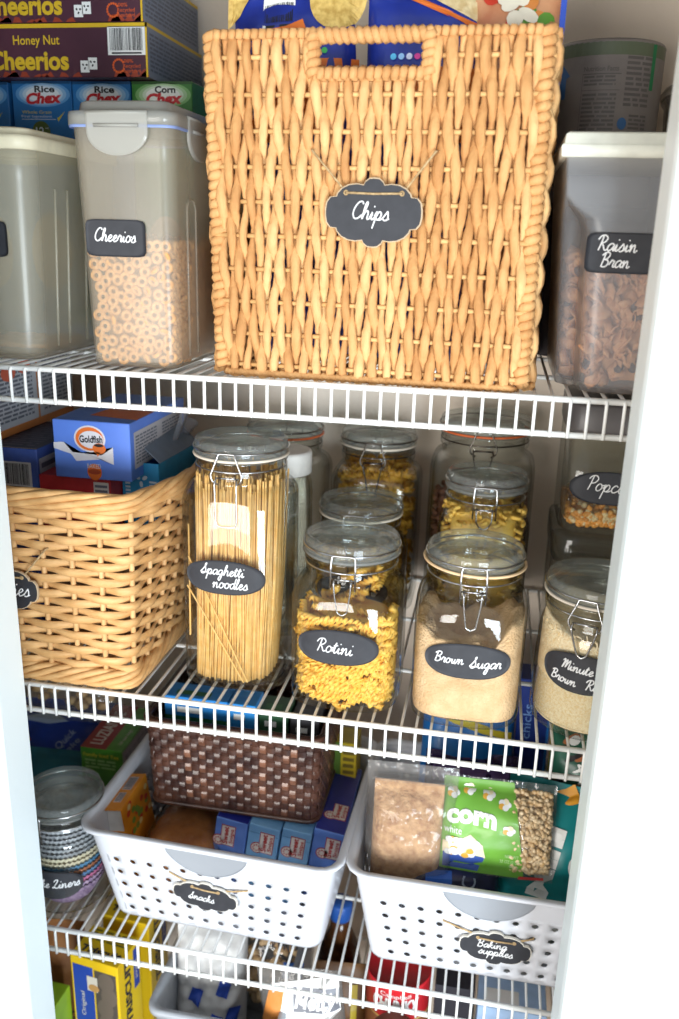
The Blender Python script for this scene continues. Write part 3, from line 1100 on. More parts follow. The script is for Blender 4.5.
def rope_panel(t, M, w, h, hole=None, seed=0, n=None):
    """One side of the basket: upright twisted strands woven over thin rods. M maps (a, out, b) to the basket."""
    rn = random.Random(seed)
    mb = MB()
    pitch = .0292
    rows = [.010 + pitch * k for k in range(int((h - .012) / pitch) + 1)]
    e = w / 2 - .0135
    n = n or int(round(2 * e / .0068))
    for i in range(n + 1):
        a = -e + 2 * e * i / n
        par = 1 if i % 2 else -1
        top = h - .001
        cut = hole and hole[0] - .004 < a < hole[1] + .004
        if cut:
            top = hole[2] - .003
        m = int(top / .0046)
        pth, rad = [], []
        ph, am = rn.uniform(-.25, .25), rn.uniform(.8, 1.2)
        sw = rn.uniform(-1, 1) * .0014
        kk = rn.choice((0, 0, 0, 1, 2, 2))
        f1, f2 = rn.uniform(60, 110), rn.uniform(0, 6)
        for j in range(m + 1):
            b = -.001 + (top + .001) * j / m
            ph_ = math.cos(PI * (b - .010) / pitch + ph * .5)
            d = .0034 * par * ph_ * am
            da = sw * math.sin(b * 40 + i) + .0011 * math.sin(PI * (b - .010) / pitch + i * 1.7)
            if top - b < .006:
                d = d * (top - b) / .006 - .004 * (1 - (top - b) / .006)
            tw = .00035 * math.sin(2 * PI * b / .011 + i)
            pth.append(M @ Vector((a + da, -d, b)))
            rad.append((.0040 + .0006 * par * ph_ + tw + .0004 * math.sin(b * f1 + f2)) * am ** .5)
        mb.tube(pth, rad, 7, flat=.8, up=(M.to_3x3() @ Vector((0, -1, 0))), k=kk)
        # tuck at the top of each strand
        c = M @ Vector((a, .0005, top + .001))
        mb.tube([M @ Vector((a - .0008, -.003, top - .005)), M @ Vector((a, -.0025, top)), M @ Vector((a + .0005, .0035, top + .0015)), M @ Vector((a, .006, top - .004))], [.0030, .0038, .0036, .0025], 6)
    # plaited foot
    for i in range(n):
        a = -e + 2 * e * (i + .5) / n
        mb.tube([M @ Vector((a - .007, -.0005, .0015)), M @ Vector((a - .003, -.0045, .0040)), M @ Vector((a + .003, -.0045, .0020)), M @ Vector((a + .007, 0, .0015))], [.002, .0032, .0032, .002], 6)
    o = mb.build('woven_side', [ROPE, ROPE2, ROPE3], t, fixn=False)
    mb = MB()
    for b in rows:
        if hole and hole[2] - .006 < b < hole[3] + .004:
            mb.tube([M @ Vector((-e - .008, 0, b)), M @ Vector((hole[0] - .004, 0, b))], .0022, 6)
            mb.tube([M @ Vector((hole[1] + .004, 0, b)), M @ Vector((e + .008, 0, b))], .0022, 6)
        else:
            mb.tube([M @ Vector((-e - .008, 0, b)), M @ Vector((e + .008, 0, b))], .0022, 6)
    mb.build('weaving_rods', ROD, o, fixn=False)
    if hole:
        mb = MB()
        hb = h - .004
        coil(mb, M @ Vector((hole[0] - .004, -.001, hb)), M @ Vector((hole[1] + .004, -.001, hb)), .0034, .0040, .0066, (0, 0, 1))
        coil(mb, M @ Vector((hole[0] - .003, -.002, hole[2] - .004)), M @ Vector((hole[0] - .003, -.002, hb)), .0034, .0040, .0066, (0, 1, 0))
        coil(mb, M @ Vector((hole[1] + .003, -.002, hole[2] - .004)), M @ Vector((hole[1] + .003, -.002, hb)), .0034, .0040, .0066, (0, 1, 0))
        for i in range(13):
            a = hole[0] + (hole[1] - hole[0]) * (i + .5) / 13
            mb.tube([M @ Vector((a - .001, -.0055, hole[2] - .007)), M @ Vector((a, -.005, hole[2] - .001)), M @ Vector((a + .0006, .001, hole[2] + .0012)), M @ Vector((a, .006, hole[2] - .003))], [.003, .0042, .0042, .003], 6)
        mb.build('handle_grip', ROPE, t, fixn=False)
    return o


CW, CD, CH = .298, .282, .2925
CBX, CBY = -.1175, .934
t = thing('chips_basket', 'tall square basket of twisted seagrass with a handle hole, tagged Chips', 'basket', (CBX, CBY, D1), -.035)
ident = Matrix.Identity(4)
fr = Matrix.Translation((0, -CD / 2, 0))
rope_panel(t, fr, CW, CH, (-.0470, .0455, .2615, .2855), 1)
rope_panel(t, Matrix.Rotation(PI, 4, 'Z') @ Matrix.Translation((0, -CD / 2, 0)), CW, CH, (-.046, .046, .2605, .2845), 2)
rope_panel(t, Matrix.Rotation(PI / 2, 4, 'Z') @ Matrix.Translation((0, -CW / 2, 0)), CD, CH, None, 3)
rope_panel(t, Matrix.Rotation(-PI / 2, 4, 'Z') @ Matrix.Translation((0, -CW / 2, 0)), CD, CH, None, 4)
for sx in (-1, 1):
    for sy in (-1, 1):
        mb = MB()
        x, y = sx * (CW / 2 - .0065), sy * (CD / 2 - .0045)
        coil(mb, (x, y, .004), (x, y, CH + .001), .0042, .0046, .0080, (1, 0, 0))
        mb.tube([(x, y, .002), (x, y, CH - .002)], .0042, 8)
        mb.build('corner_braid', ROPE, t, fixn=False)
mb = MB()
for k in range(14):
    x = -CW / 2 + .015 + (CW - .03) * k / 13
    mb.tube([(x, -CD / 2 + .006, .004), (x, CD / 2 - .006, .004)], .0036, 6)
mb.build('basket_floor', ROPE, t, fixn=False)


# chalkboard plaques
CLOUD = [(0, 1.0), (.10, .985), (.18, .90), (.215, .80), (.36, .83), (.52, .80), (.66, .70), (.75, .56), (.775, .46), (.90, .44), (.975, .30), (1.0, .10)]
CLOUD = CLOUD + [(x, -y) for (x, y) in CLOUD[::-1]]
CLOUD = CLOUD + [(-x, -y) for (x, y) in CLOUD[1:-1]]
_seen = []
for _p in CLOUD:
    if not _seen or (abs(_p[0] - _seen[-1][0]) + abs(_p[1] - _seen[-1][1])) > 1e-6:
        _seen.append(_p)
CLOUD = _seen


def plaque(t, Mx, hx, hy, lines, words, r=.0008, ties=((-.057, .050), (.054, .046)), edge=None, hole=(.57, .56)):
    """Cloud-shaped chalkboard plaque with twine; Mx maps (a, out, b)."""
    th = .0028
    mb = MB()
    n = len(CLOUD)
    fv = [(x * hx, -th, y * hy) for (x, y) in CLOUD]
    bv = [(x * hx, 0, y * hy) for (x, y) in CLOUD]
    fv2 = [(x * hx * .975, -th - .0003, y * hy * .965) for (x, y) in CLOUD]
    vs = [Mx @ Vector(p) for p in bv + fv + fv2 + [(0, -th - .0003, 0), (0, 0, 0)]]
    fs, ks = [], []
    for i in range(n):
        j = (i + 1) % n
        fs += [(i, j, n + j, n + i)]
        ks += [1]
        fs += [(n + i, n + j, 2 * n + j, 2 * n + i)]
        ks += [1]
        fs += [(2 * n + i, 2 * n + j, 3 * n)]
        ks += [0]
        fs += [(j, i, 3 * n + 1)]
        ks += [1]
    mb.add(vs, fs, 0, False)
    mb.m = ks
    p = part(mb.build('chalkboard_plaque', [M_CHALK, edge or mat('plaque_wood_edge', (196, 172, 140), .7)], t), 'cloud-shaped black chalkboard plaque reading ' + words)

    class PF:
        pass
    PF.pt = staticmethod(lambda a, b, h=0: Mx @ Vector((a, -th - .0003 - h, b)))
    mb = MB()
    for (txt, da, db, w, rot) in lines:
        p_script(mb, PF, txt, da, db, w, 0, .0004, r, rot)
    mb.build('handwriting', M_PEN, p)
    mb = MB()
    hxx, hyy = hole[0] * hx, hole[1] * hy
    mb.tube([Mx @ Vector(q) for q in ((-hxx, 0, hyy), (-hxx, -th - .0010, hyy), (0, -th - .0012, hyy - .0006), (hxx, -th - .0010, hyy), (hxx, 0, hyy))], .0010, 6)
    for sg, (ea, eb) in zip((-1, 1), ties):
        mb.tube([Mx @ Vector(q) for q in ((sg * hxx, .0002, hyy), ((sg * hxx + ea) / 2, -.0006, (hyy + eb) / 2), (ea, .0005, eb), (ea * 1.02, .0065, eb + .001))], .0010, 6)
    for sg in (-1, 1):
        mb.tube([Mx @ Vector((sg * hxx + .0017 * math.cos(a), -th - .0005, hyy + .0017 * math.sin(a))) for a in [2 * PI * i / 12 for i in range(12)]], .0007, 5, True)
    mb.build('twine', M_TWINE, t)
    return p


for ch_ in list(t.children) + [g for c_ in t.children for g in c_.children]:
    for v_ in ch_.data.vertices:                 # the basket narrows a little towards its foot
        v_.co.x = v_.co.x * (1 - .014 * (1 - v_.co.z / CH)) + .0050 * (1 - v_.co.z / CH)
plaque(t, Matrix.Translation((.0085, -CD / 2 - .0105, .1485)), .0428, .0288, [('Chips', -.0030, -.0055, .033, -.04)], 'Chips', .00075, ((-.056, .050), (.051, .050)))


# ------------------------------------------------------------------ soft bags
class Pillow:
    """A filled bag: a across, b up, bulging to both sides; side -1 faces the front."""
    def __init__(self, w, h, t, seed=0, crumple=.0025, seal=.012, M=None, taper=0.0):
        self.w, self.h, self.t, self.seed, self.cr, self.seal, self.M = w, h, t, seed, crumple, seal, M or Matrix.Identity(4)
        self.side, self.taper = -1, taper

    def d(self, a, b):
        u = max(-1, min(1, 2 * a / self.w))
        v = max(0, min(1, b / self.h))
        e = max(0.0, 1 - abs(u) ** 3.2) ** .55
        s = self.seal / self.h
        g = max(0.0, min(1, (v - s) / .22)) * max(0.0, min(1, (1 - s - v) / .22))
        return self.t / 2 * e * (g ** .6) + .0005

    def pt(self, a, b, h=0.0):
        D = self.d(a, b) + h
        k = 1 - self.taper * (b / self.h - .5)
        nz = noise.noise(Vector((a * 32 + self.seed * 7.1, b * 26, self.seed * 3.3 + self.side))) + .5 * noise.noise(Vector((a * 75, b * 80 + self.seed, self.side)))
        edge = min(1, self.d(a, b) / (self.t * .2))
        wob = self.cr * nz * (.35 + .65 * edge)
        return self.M @ Vector((a * k, self.side * D + wob, b))

    def body(self, mb, k=0, nu=26, nv=30):
        for sd in (-1, 1):
            self.side = sd
            mb.sheet(lambda u, v: self.pt((u - .5) * self.w, v * self.h), nu, nv, k)
        self.side = -1


def bag_mesh(P, decals, name, mats, label, cat, group=None, body=True):
    mb = MB()
    P.body(mb, 0)
    decals(mb, P)
    o = mb.build(name, mats, fixn=False)
    return tag(o, label, cat, group)


def place(x, y, z, rz=0.0, rx=0.0, ry=0.0):
    return Matrix.Translation((x, y, z)) @ Matrix.Rotation(rz, 4, 'Z') @ Matrix.Rotation(ry, 4, 'Y') @ Matrix.Rotation(rx, 4, 'X')


BLUEBAG = mat('blue_foil_bag', (30, 52, 150), .3, col2=(22, 40, 124), scale=30, coat=.2)
ORANGE = ink((226, 116, 40))
CHIP = mat('corn_chip_picture', (222, 190, 110), .6, col2=(186, 150, 74), scale=180)
CREAMCHIP = mat('pale_chip_picture', (226, 206, 160), .6, col2=(206, 178, 126), scale=150)
INKWH, INKBK = ink(WH), ink(BK)


def chip_left(mb, P):
    p_poly(mb, P, [(-.064, .3035), (-.060, .345), (-.038, .345), (-.042, .325), (-.05, .312)], 2, .0010)
    p_bars(mb, P, -.026, .296, .004, .335, 3, 4, 3, 16)
    p_poly(mb, P, [(-.026, .288), (.002, .287), (.016, .292), (.012, .303), (-.004, .298), (-.026, .296)], 1, .0011)
    p_oval(mb, P, .044, .322, .026, .030, 2, .0012, rot=-.2)
    p_rect(mb, P, -.060, .20, .060, .268, 1, .0008, 8, 6)
    for i, c in enumerate((5, 5, 6, 7)):
        p_oval(mb, P, .012 + i * .0068, .2745, .0026, .0026, c, .0014, 10)


def chip_mid(mb, P):
    p_poly(mb, P, [(-.048, .332), (-.046, .336), (.046, .298), (.046, .292)], 1, .0010)
    p_poly(mb, P, [(-.030, .340), (.048, .340), (.048, .298), (.010, .316)], 2, .0009)
    for i, c in enumerate((5, 6, 7, 8, 3)):
        p_oval(mb, P, -.030 + i * .0072, .2705, .0028, .0028, c, .0014, 10)
    p_rect(mb, P, -.050, .20, .050, .262, 1, .0008, 8, 6)


P = Pillow(.114, .338, .058, 1, M=place(-.1870, .8720, D1 + .012, -.03, 0, -.07))
bag_mesh(P, chip_left, 'chip_bag', [BLUEBAG, ORANGE, CHIP, INKWH, INKBK, ink((150, 150, 150)), ink((220, 60, 50)), ink((60, 170, 80))],
         'blue bag of tortilla chips with a barcode, at the left in the tall basket', 'chip bag', 'chip bags in the tall basket')
P = Pillow(.112, .338, .060, 2, M=place(-.0830, .8760, D1 + .012, .05))
bag_mesh(P, chip_mid, 'chip_bag', [BLUEBAG, ORANGE, CREAMCHIP, INKWH, INKBK, ink((90, 190, 240)), ink((150, 200, 250)), ink((210, 220, 250)), ink((220, 70, 160))],
         'blue chip bag with an orange line and pale chip, in the middle of the basket', 'chip bag', 'chip bags in the tall basket')


def chip_right(mb, P):
    rn = random.Random(5)
    for i in range(46):
        a, b = rn.uniform(-.036, .034), rn.uniform(.22, .335)
        p_oval(mb, P, a, b, rn.uniform(.005, .011), rn.uniform(.004, .008), rn.choice((1, 2, 3, 1, 4)), .0012 + i * .00003, 10, rn.uniform(0, 3))
    p_rect(mb, P, .037, .2, .042, .34, 5, .0012, 1, 10)


P = Pillow(.074, .335, .050, 3, M=place(-.0060, .8740, D1 + .012, .05))
bag_mesh(P, chip_right, 'chip_bag', [mat('reddish_film', (206, 150, 110), .35, col2=(190, 120, 84), scale=40), ink((200, 60, 40)), ink((232, 224, 204)), ink((206, 128, 60)), ink((90, 140, 50)), ink((40, 80, 190))],
         'reddish bag of mixed vegetable chips, at the right in the tall basket', 'chip bag', 'chip bags in the tall basket')


# ------------------------------------------------------------------ plastic containers
MILKY = clear('milky_plastic', (248, 247, 243), .28, milk=.19, milk_col=(240, 230, 212), edge=.12)
MILKY_BLUE = clear('bluish_milky_plastic', (250, 251, 252), .28, milk=.20, milk_col=(212, 214, 218), edge=.12)
MILKY_CREAM = clear('yellowed_milky_plastic', (250, 249, 243), .28, milk=.24, milk_col=(246, 240, 222), edge=.12)
LATCH = clear('latch_plastic', (240, 240, 236), .15, milk=.55, milk_col=(214, 212, 204))


def rrect(x0, x1, y0, y1, r, z, k=6):
    pts = []
    for (cx, cy, a0) in ((x1 - r, y0 + r, -PI / 2), (x1 - r, y1 - r, 0), (x0 + r, y1 - r, PI / 2), (x0 + r, y0 + r, PI)):
        for i in range(k + 1):
            a = a0 + PI / 2 * i / k
            pts.append((cx + r * math.cos(a), cy + r * math.sin(a), z))
    return pts


def insr(b, d, z, r):
    return rrect(b[0] + d, b[1] - d, b[2] + d, b[3] - d, r, z)


def lerp4(a, b, u):
    return [p + (q - p) * u for p, q in zip(a, b)]


def tub(name, label, cat, bot, topr, z0, H, r, m, lid_m, lid_h, lid_over=.004, group=None, lidr=None, recess=None):
    """Tall rectangular food container; bot and topr are (x0, x1, y0, y1) in the world."""
    cx, cy = (bot[0] + bot[1]) / 2, (bot[2] + bot[3]) / 2
    sh = lambda q: [q[0] - cx, q[1] - cx, q[2] - cy, q[3] - cy]
    b, tp = sh(bot), sh(topr)
    t = thing(name, label, cat, (cx, cy, z0), 0, group)
    mb = MB()
    hb = H - lid_h
    rings = [insr(b, .006, .001, r * .7), insr(b, .001, .003, r), insr(b, 0, .008, r)]
    for k in range(1, 7):
        rings.append(insr(lerp4(b, tp, k / 6), 0, .008 + (hb - .010) * k / 6, r))
    rings += [insr(tp, -.002, hb - .001, r), insr(tp, -.002, hb + .002, r), insr(tp, .0016, hb + .002, r)]
    for k in range(6, -1, -1):
        rings.append(insr(lerp4(b, tp, k / 6), .0016, .010 + (hb - .014) * k / 6, r * .9))
    rings.append(insr(b, .008, .0045, r * .6))
    mb.loft(rings, 0)
    mb.build('container_body', m, t)
    mb = MB()
    o = lid_over
    L = [insr(tp, -o * .6, hb - .006, r), insr(tp, -o, hb - .005, r), insr(tp, -o, hb + .003, r), insr(tp, -o * .8, hb + .006, r), insr(tp, .004, hb + .0075, r), insr(tp, .006, H - .002, r * .8), insr(tp, .009, H, r * .8), insr(tp, .03, H - .0005, r * .3)]
    L2 = [insr(tp, .03, H - .0025, r * .3), insr(tp, .010, H - .003, r * .8), insr(tp, .006, hb + .005, r * .8), insr(tp, -o * .4, hb + .002, r), insr(tp, -o * .5, hb - .006, r)]
    mb.loft(L + L2, 0, False, False)
    n = len(L[0])
    base = len(L) + len(L2) - 1
    # close the middle of the lid
    mb.f += [tuple(7 * n + j for j in range(n)), tuple(8 * n + j for j in range(n - 1, -1, -1))]
    mb.f += [(base * n + j, base * n + (j + 1) % n, (j + 1) % n, j) for j in range(n)]
    mb.m += [0] * (n + 2)
    mb.s += [False] * 2 + [True] * n
    mb.build('lid', lid_m, t)
    return t, b, tp, hb


def front_face(t, y, x, m=None):
    return Face((x, y, 0), (1, 0, 0), (0, 0, 1))


# cheerios container
CH_B, CH_T = (-.3890, -.2990, .7900, .9750), (-.3965, -.2985, .7880, .9780)
t, b, tp, hb = tub('cereal_container', 'clear container of oat rings with half-round latches on its lid', 'container', CH_B, CH_T, D1, .239, .014, MILKY,
                   clear('cereal_lid_plastic', (240, 240, 236), .15, milk=.45, milk_col=(200, 200, 194)), .016, .0035, 'tall cereal containers')
mb = MB()
mb.loft([insr(tp, -.0030, hb - .0072, .014), insr(tp, -.0034, hb - .0050, .014), insr(tp, -.0012, hb - .0050, .014), insr(tp, -.0012, hb - .0072, .014)], 0, False, False)
mb.build('blue_seal', mat('blue_silicone', (130, 150, 200), .5), t)


def latch(t, M, w, h):
    """Half-round snap tab hinged on the lid, with a slot moulded in."""
    mb = MB()
    prof = [(-w / 2, .006), (-w / 2, -.010)] + [(-w / 2 * math.cos(a), -.010 - (h - .016) * math.sin(a)) for a in [PI * i / 16 for i in range(1, 16)]] + [(w / 2, -.010), (w / 2, .006)]
    n = len(prof)
    fr_ = [M @ Vector((x, -.0042, z)) for (x, z) in prof]
    bk_ = [M @ Vector((x, -.0020, z)) for (x, z) in prof]
    md_ = [M @ Vector((x * .94, -.0050, z * .94)) for (x, z) in prof]
    mb.loft([bk_, fr_, md_], 0, True, True, False)
    mb.tube([M @ Vector((-w * .36, -.0056, -.005)), M @ Vector((w * .36, -.0056, -.005))], .0016, 6)
    mb.tube([M @ Vector((-w / 2, -.0030, .0055)), M @ Vector((w / 2, -.0030, .0055))], .0022, 8)
    mb.build('latch', LATCH, t)


latch(t, Matrix.Translation((-.0045, tp[2], hb - .001)), .058, .036)
latch(t, Matrix.Rotation(PI / 2, 4, 'Z') @ Matrix.Translation((-.030, -tp[1], hb - .001)), .062, .036)
mb = MB()
xs = lambda z: b[1] + (tp[1] - b[1]) * z / hb + .0008
ring = [(-.062, .012), (-.062, .150), (-.056, .157), (-.044, .157), (-.038, .150), (-.038, .012)]
mb.tube([(xs(z), y, z) for (y, z) in ring], .0012, 6)
mb.build('side_rib', MILKY, t)
F = Face((0, b[2] - .0028, 0), (1, 0, 0), (0, 0, 1))
F.v = Vector((0, (tp[2] - b[2]) / hb, 1)).normalized()
F.o = Vector((0, b[2] - .0006, 0))
F.n = F.u.cross(F.v)
oval_label(t, F, -.0120, .1210, .0295, .0165, [('Cheerios', -.001, -.003, .041, -.02)], 'an oat cereal name', square=True)


# ring cereal: the layer against the plastic piece by piece
def ring_mesh():
    mb = MB()
    R0, r0 = .0039, .0020
    n, m = 14, 8
    vs = [((R0 + r0 * math.cos(2 * PI * j / m)) * math.cos(2 * PI * i / n), (R0 + r0 * math.cos(2 * PI * j / m)) * math.sin(2 * PI * i / n), r0 * 1.1 * math.sin(2 * PI * j / m)) for i in range(n) for j in range(m)]
    fs = [(i * m + j, ((i + 1) % n) * m + j, ((i + 1) % n) * m + (j + 1) % m, i * m + (j + 1) % m) for i in range(n) for j in range(m)]
    mb.add(vs, fs)
    return mb


M_OAT = mat('toasted_oat', (222, 172, 116), .75, col2=(202, 148, 92), scale=160, bump=.0004, bscale=500)
one = tag(ring_mesh().build('cereal_ring', M_OAT), 'toasted oat ring behind the plastic of the clear latched container', 'cereal', 'oat rings in the clear latched container')
rn = random.Random(21)
spots, tries = [], 0
while len(spots) < 240 and tries < 40000:
    tries += 1
    if rn.random() < .68:
        z = rn.uniform(.0085, .116)
        u = z / hb
        x = rn.uniform(CH_B[0] + .009 - .006 * u, CH_B[1] - .009 + .002 * u)
        q = (x, CH_B[2] + .0058 + rn.uniform(0, .0015) - .004 * u, z, 0)
    else:
        z = rn.uniform(.0085, .116)
        q = (CH_B[1] - .0060 - rn.uniform(0, .0015), rn.uniform(CH_B[2] + .010, CH_B[2] + .12), z, 1)
    if all((q[0] - g[0]) ** 2 + (q[1] - g[1]) ** 2 + (q[2] - g[2]) ** 2 > .0080 ** 2 for g in spots):
        spots.append(q)
for i, (x, y, z, sd) in enumerate(spots):
    o = one if i == 0 else one.copy()
    if i:
        COL.objects.link(o)
    tilt = rn.choice((0, 0, .5, 1.2)) * rn.uniform(-1, 1)
    M = Matrix.Rotation(PI / 2 * sd, 4, 'Z') @ Matrix.Rotation(rn.uniform(0, 3), 4, 'Y') @ Matrix.Rotation(PI / 2 + tilt, 4, 'X')
    o.matrix_world = Matrix.Translation((x, y, D1 + z)) @ M
mb = MB()
rm = ring_mesh()
for i in range(420):
    M = Matrix.Translation((rn.uniform(-.037, .036), rn.uniform(-.075, .078), rn.uniform(.010, .122))) @ Matrix.Rotation(rn.uniform(0, 3), 4, 'Z') @ Matrix.Rotation(rn.uniform(0, 3), 4, 'X')
    mb.add([M @ Vector(p) for p in rm.v], rm.f)
mb.loft([rrect(-.036, .036, -.076, .080, .01, z) for z in (.009, .110)], 0)
tag(mb.build('cereal_rings', M_OAT, None, ((CH_B[0] + CH_B[1]) / 2, (CH_B[2] + CH_B[3]) / 2, D1), fixn=False), 'mass of oat rings filling the clear latched container', 'cereal', kind='stuff')

# cream lidded container at the left
t, b, tp, hb = tub('cereal_container', 'cloudy cereal container with a cream lid, left of the oat ring container', 'container',
                   (-.575, -.4500, .800, .990), (-.580, -.4400, .790, .995), D1, .217, .022, MILKY_CREAM, mat('cream_lid', (226, 216, 186), .5), .014, .003, 'tall cereal containers')
F = Face((0, tp[2] + .0015, 0), (1, 0, 0), (0, 0, 1))
lab = oval_label(t, F, .0180, .1170, .0270, .0165, [('Granola', -.002, -.003, .036, 0)] if False else [], 'nothing legible', square=True)
lab['label'] = 'black chalkboard label cut by the frame'
mb = MB()
xs = lambda z: b[1] + (tp[1] - b[1]) * z / hb + .0010
for y in (-.055, -.030, .010):
    mb.tube([(xs(z), y, z) for z in (.012, .06, .11, .165)], .0016, 6)
mb.build('side_rib', MILKY_CREAM, t)
heap('cereal_crumbs', 'few cereal crumbs on the floor of the cream lidded container', 'cereal', -.5155, .901, D1, [(.045, .0055, 6), (.050, .010, 6)], M_OAT, amp=.004, freq=90)

# raisin bran container: narrower grip at the front corner
t = thing('cereal_container', 'cloudy container of bran flakes with a white lid, beside the right door edge', 'container', (.060, .792, D1), 0, 'tall cereal containers')


def rb_ring(d, z, grip):
    """Outline with the grip recess at the left front corner; grip 0..1."""
    x0, x1, y0, y1 = -.0045 + d - .012 * (z / .2), .125 - d, .000 + d - .010 * (z / .2), .200 - d
    g = .020 * grip
    pts = []
    P = [(x0 + g, y0), (x1, y0), (x1, y1), (x0, y1), (x0, y0 + .040 * grip + .0001), (x0 + g * .8, y0 + .034 * grip + .00005)]
    N = len(P)
    for i, p in enumerate(P):
        p = Vector(p)
        A, B = Vector(P[i - 1]), Vector(P[(i + 1) % N])
        rr = min(.013, (A - p).length * .45, (B - p).length * .45)
        a, c = p + (A - p).normalized() * rr, p + (B - p).normalized() * rr
        for s in range(6):
            u = s / 5
            q = a * (1 - u) ** 2 + p * 2 * u * (1 - u) + c * u * u
            pts.append((q.x, q.y, z))
    return pts


mb = MB()
zz = [(.006, .0010, 1), (.001, .003, 1), (0, .010, 1), (0, .05, 1), (0, .10, 1), (0, .138, 1), (0, .148, .85), (0, .158, .3), (0, .166, .05), (0, .197, 0)]
rings = [rb_ring(d, z, g) for (d, z, g) in zz] + [rb_ring(-.002, .198, 0), rb_ring(-.002, .201, 0), rb_ring(.0016, .201, 0)] + [rb_ring(d + .0016, z + .001, g) for (d, z, g) in zz[::-1][:-2]] + [rb_ring(.010, .005, 1)]
mb.loft(rings, 0)
mb.build('container_body', MILKY_BLUE, t)
mb = MB()
L = [rb_ring(-.0030, .1955, 0), rb_ring(-.0045, .196, 0), rb_ring(-.0045, .204, 0), rb_ring(-.003, .2055, 0), rb_ring(-.002, .206, 0), rb_ring(-.001, .213, 0), rb_ring(.002, .215, 0), rb_ring(.012, .2155, 0)]
mb.loft(L, 0, True, True)
mb.build('lid', mat('white_cream_lid', (228, 228, 214), .5), t)
F = Face((0, -.0090 + .0016, 0), (1, 0, 0), (0, .0, 1))
F.o = Vector((0, -.00035, 0))
F.v = Vector((0, -.05, 1)).normalized()
F.n = F.u.cross(F.v)
oval_label(t, F, .0400, .1215, .0330, .0165, [('Raisin', -.008, .0015, .032, -.03), ('Bran', -.0085, -.0115, .024, -.03)], 'a bran cereal name', square=True, r=.0007)
rn = random.Random(31)
mb = MB()


def flake(mb, M, s, k):
    vs = [M @ Vector((0, 0, s * .12))]
    for j in range(8):
        a = 2 * PI * j / 8
        q = s * rn.uniform(.75, 1.15)
        vs.append(M @ Vector((q * math.cos(a), q * math.sin(a) * .8, s * rn.uniform(-.25, .25))))
    o = len(vs)
    vs += [v + (M.to_3x3() @ Vector((0, 0, -s * .14))) for v in vs]
    fs = [(0, 1 + j, 1 + (j + 1) % 8) for j in range(8)] + [(o, o + 1 + (j + 1) % 8, o + 1 + j) for j in range(8)] + [(1 + j, o + 1 + j, o + 1 + (j + 1) % 8, 1 + (j + 1) % 8) for j in range(8)]
    mb.add(vs, fs, k)


for i in range(520):
    q = rn.random()
    z = rn.uniform(.012, .120)
    if q < .45:
        x, y = rn.uniform(.026, .110), .008 + rn.uniform(0, .005)
    elif q < .75:
        x, y = rn.uniform(.004, .009), rn.uniform(.05, .185)
    elif q < .85:
        x, y = rn.uniform(.018, .028), rn.uniform(.008, .04)
    else:
        x, y, z = rn.uniform(.015, .11), rn.uniform(.05, .18), rn.uniform(.114, .124)
    M = Matrix.Translation((x, y, z)) @ Matrix.Rotation(rn.uniform(0, 6), 4, 'Z') @ Matrix.Rotation(PI / 2 + rn.uniform(-.8, .8), 4, 'X') @ Matrix.Rotation(rn.uniform(0, 6), 4, 'Z')
    if i % 9 == 0:
        mb.tube([M @ Vector((-.005, 0, 0)), M @ Vector((-.003, 0, .001)), M @ Vector((.003, .001, 0)), M @ Vector((.005, 0, 0))], [.001, .0035, .0035, .001], 7, k=1)
    else:
        flake(mb, M, rn.uniform(.006, .010), 0)
mb.loft([rrect(.022, .114, .018, .190, .01, z) for z in (.012, .112)], 0)
mb.loft([rrect(.009, .060, .055, .190, .01, z) for z in (.012, .112)], 0)
tag(mb.build('bran_flakes', [mat('bran_flake', (226, 170, 122), .8, col2=(198, 138, 94), scale=120, bump=.0006, bscale=300), mat('raisin', (76, 60, 62), .6)], None, (.060, .792, D1), fixn=False),
    'bran flakes and raisins filling the white lidded container', 'cereal', kind='stuff')

# canisters behind the raisin bran
t = thing('canister', 'dark grey canister on the shelf behind the bran flake container', 'canister', (.0960, 1.092, D1))
mb = MB()
mb.loft(rings_of([(.060, .001, 2), (.062, .004, 2), (.062, .155, 2), (.060, .158, 2), (.001, .158, 2)], 48), 0)
mb.build('canister_body', mat('dark_card', (84, 80, 84), .6), t)
mb = MB()
mb.loft(rings_of([(.063, .152, 2), (.0635, .160, 2), (.062, .166, 2), (.001, .166, 2)], 48), 0)
mb.build('lid', DKLID, t)
t = thing('labelled_canister', 'round canister with nutrition label and green stripe, stacked behind the bran flake container', 'canister', (.0960, 1.092, D1 + .1665))
mb = MB()
hh = .166
mb.loft(rings_of([(.057, .001, 2), (.059, .003, 2), (.0585, .006, 2), (.0585, hh - .006, 2), (.059, hh - .003, 2), (.057, hh, 2), (.055, hh - .004, 2), (.001, hh - .004, 2)], 56), 0)
body = mb.build('canister_body', mat('canister_paper', (150, 144, 142), .5, col2=(142, 136, 134)), t)
A = Around(.0587, 2)
mb = MB()
p_rect(mb, A, -.090, .150, .075, .163, 4, .0002, 24, 1)
p_text(mb, A, 'Nutrition Facts', -.012, .137, .036, 1, .0045, bold=.02)
p_rect(mb, A, -.031, .1315, .009, .1325, 1, .0003, 8, 1)
p_rect(mb, A, -.031, .0640, -.0305, .1315, 1, .0003, 1, 6)
p_rect(mb, A, -.031, .1160, .009, .1167, 1, .0003, 8, 1)
p_lines(mb, A, -.029, .120, .004, .131, 1, 3, 2)
p_lines(mb, A, -.029, .068, .006, .114, 1, 11, 3)
p_rect(mb, A, -.031, .0635, .009, .0645, 1, .0003, 8, 1)
p_lines(mb, A, .014, .100, .044, .150, 1, 10, 4)
p_rect(mb, A, .044, .118, .0495, .162, 2, .0004, 2, 4)
p_oval(mb, A, .015, .084, .005, .006, 3, .0003)
p_lines(mb, A, .022, .074, .044, .094, 1, 5, 5)
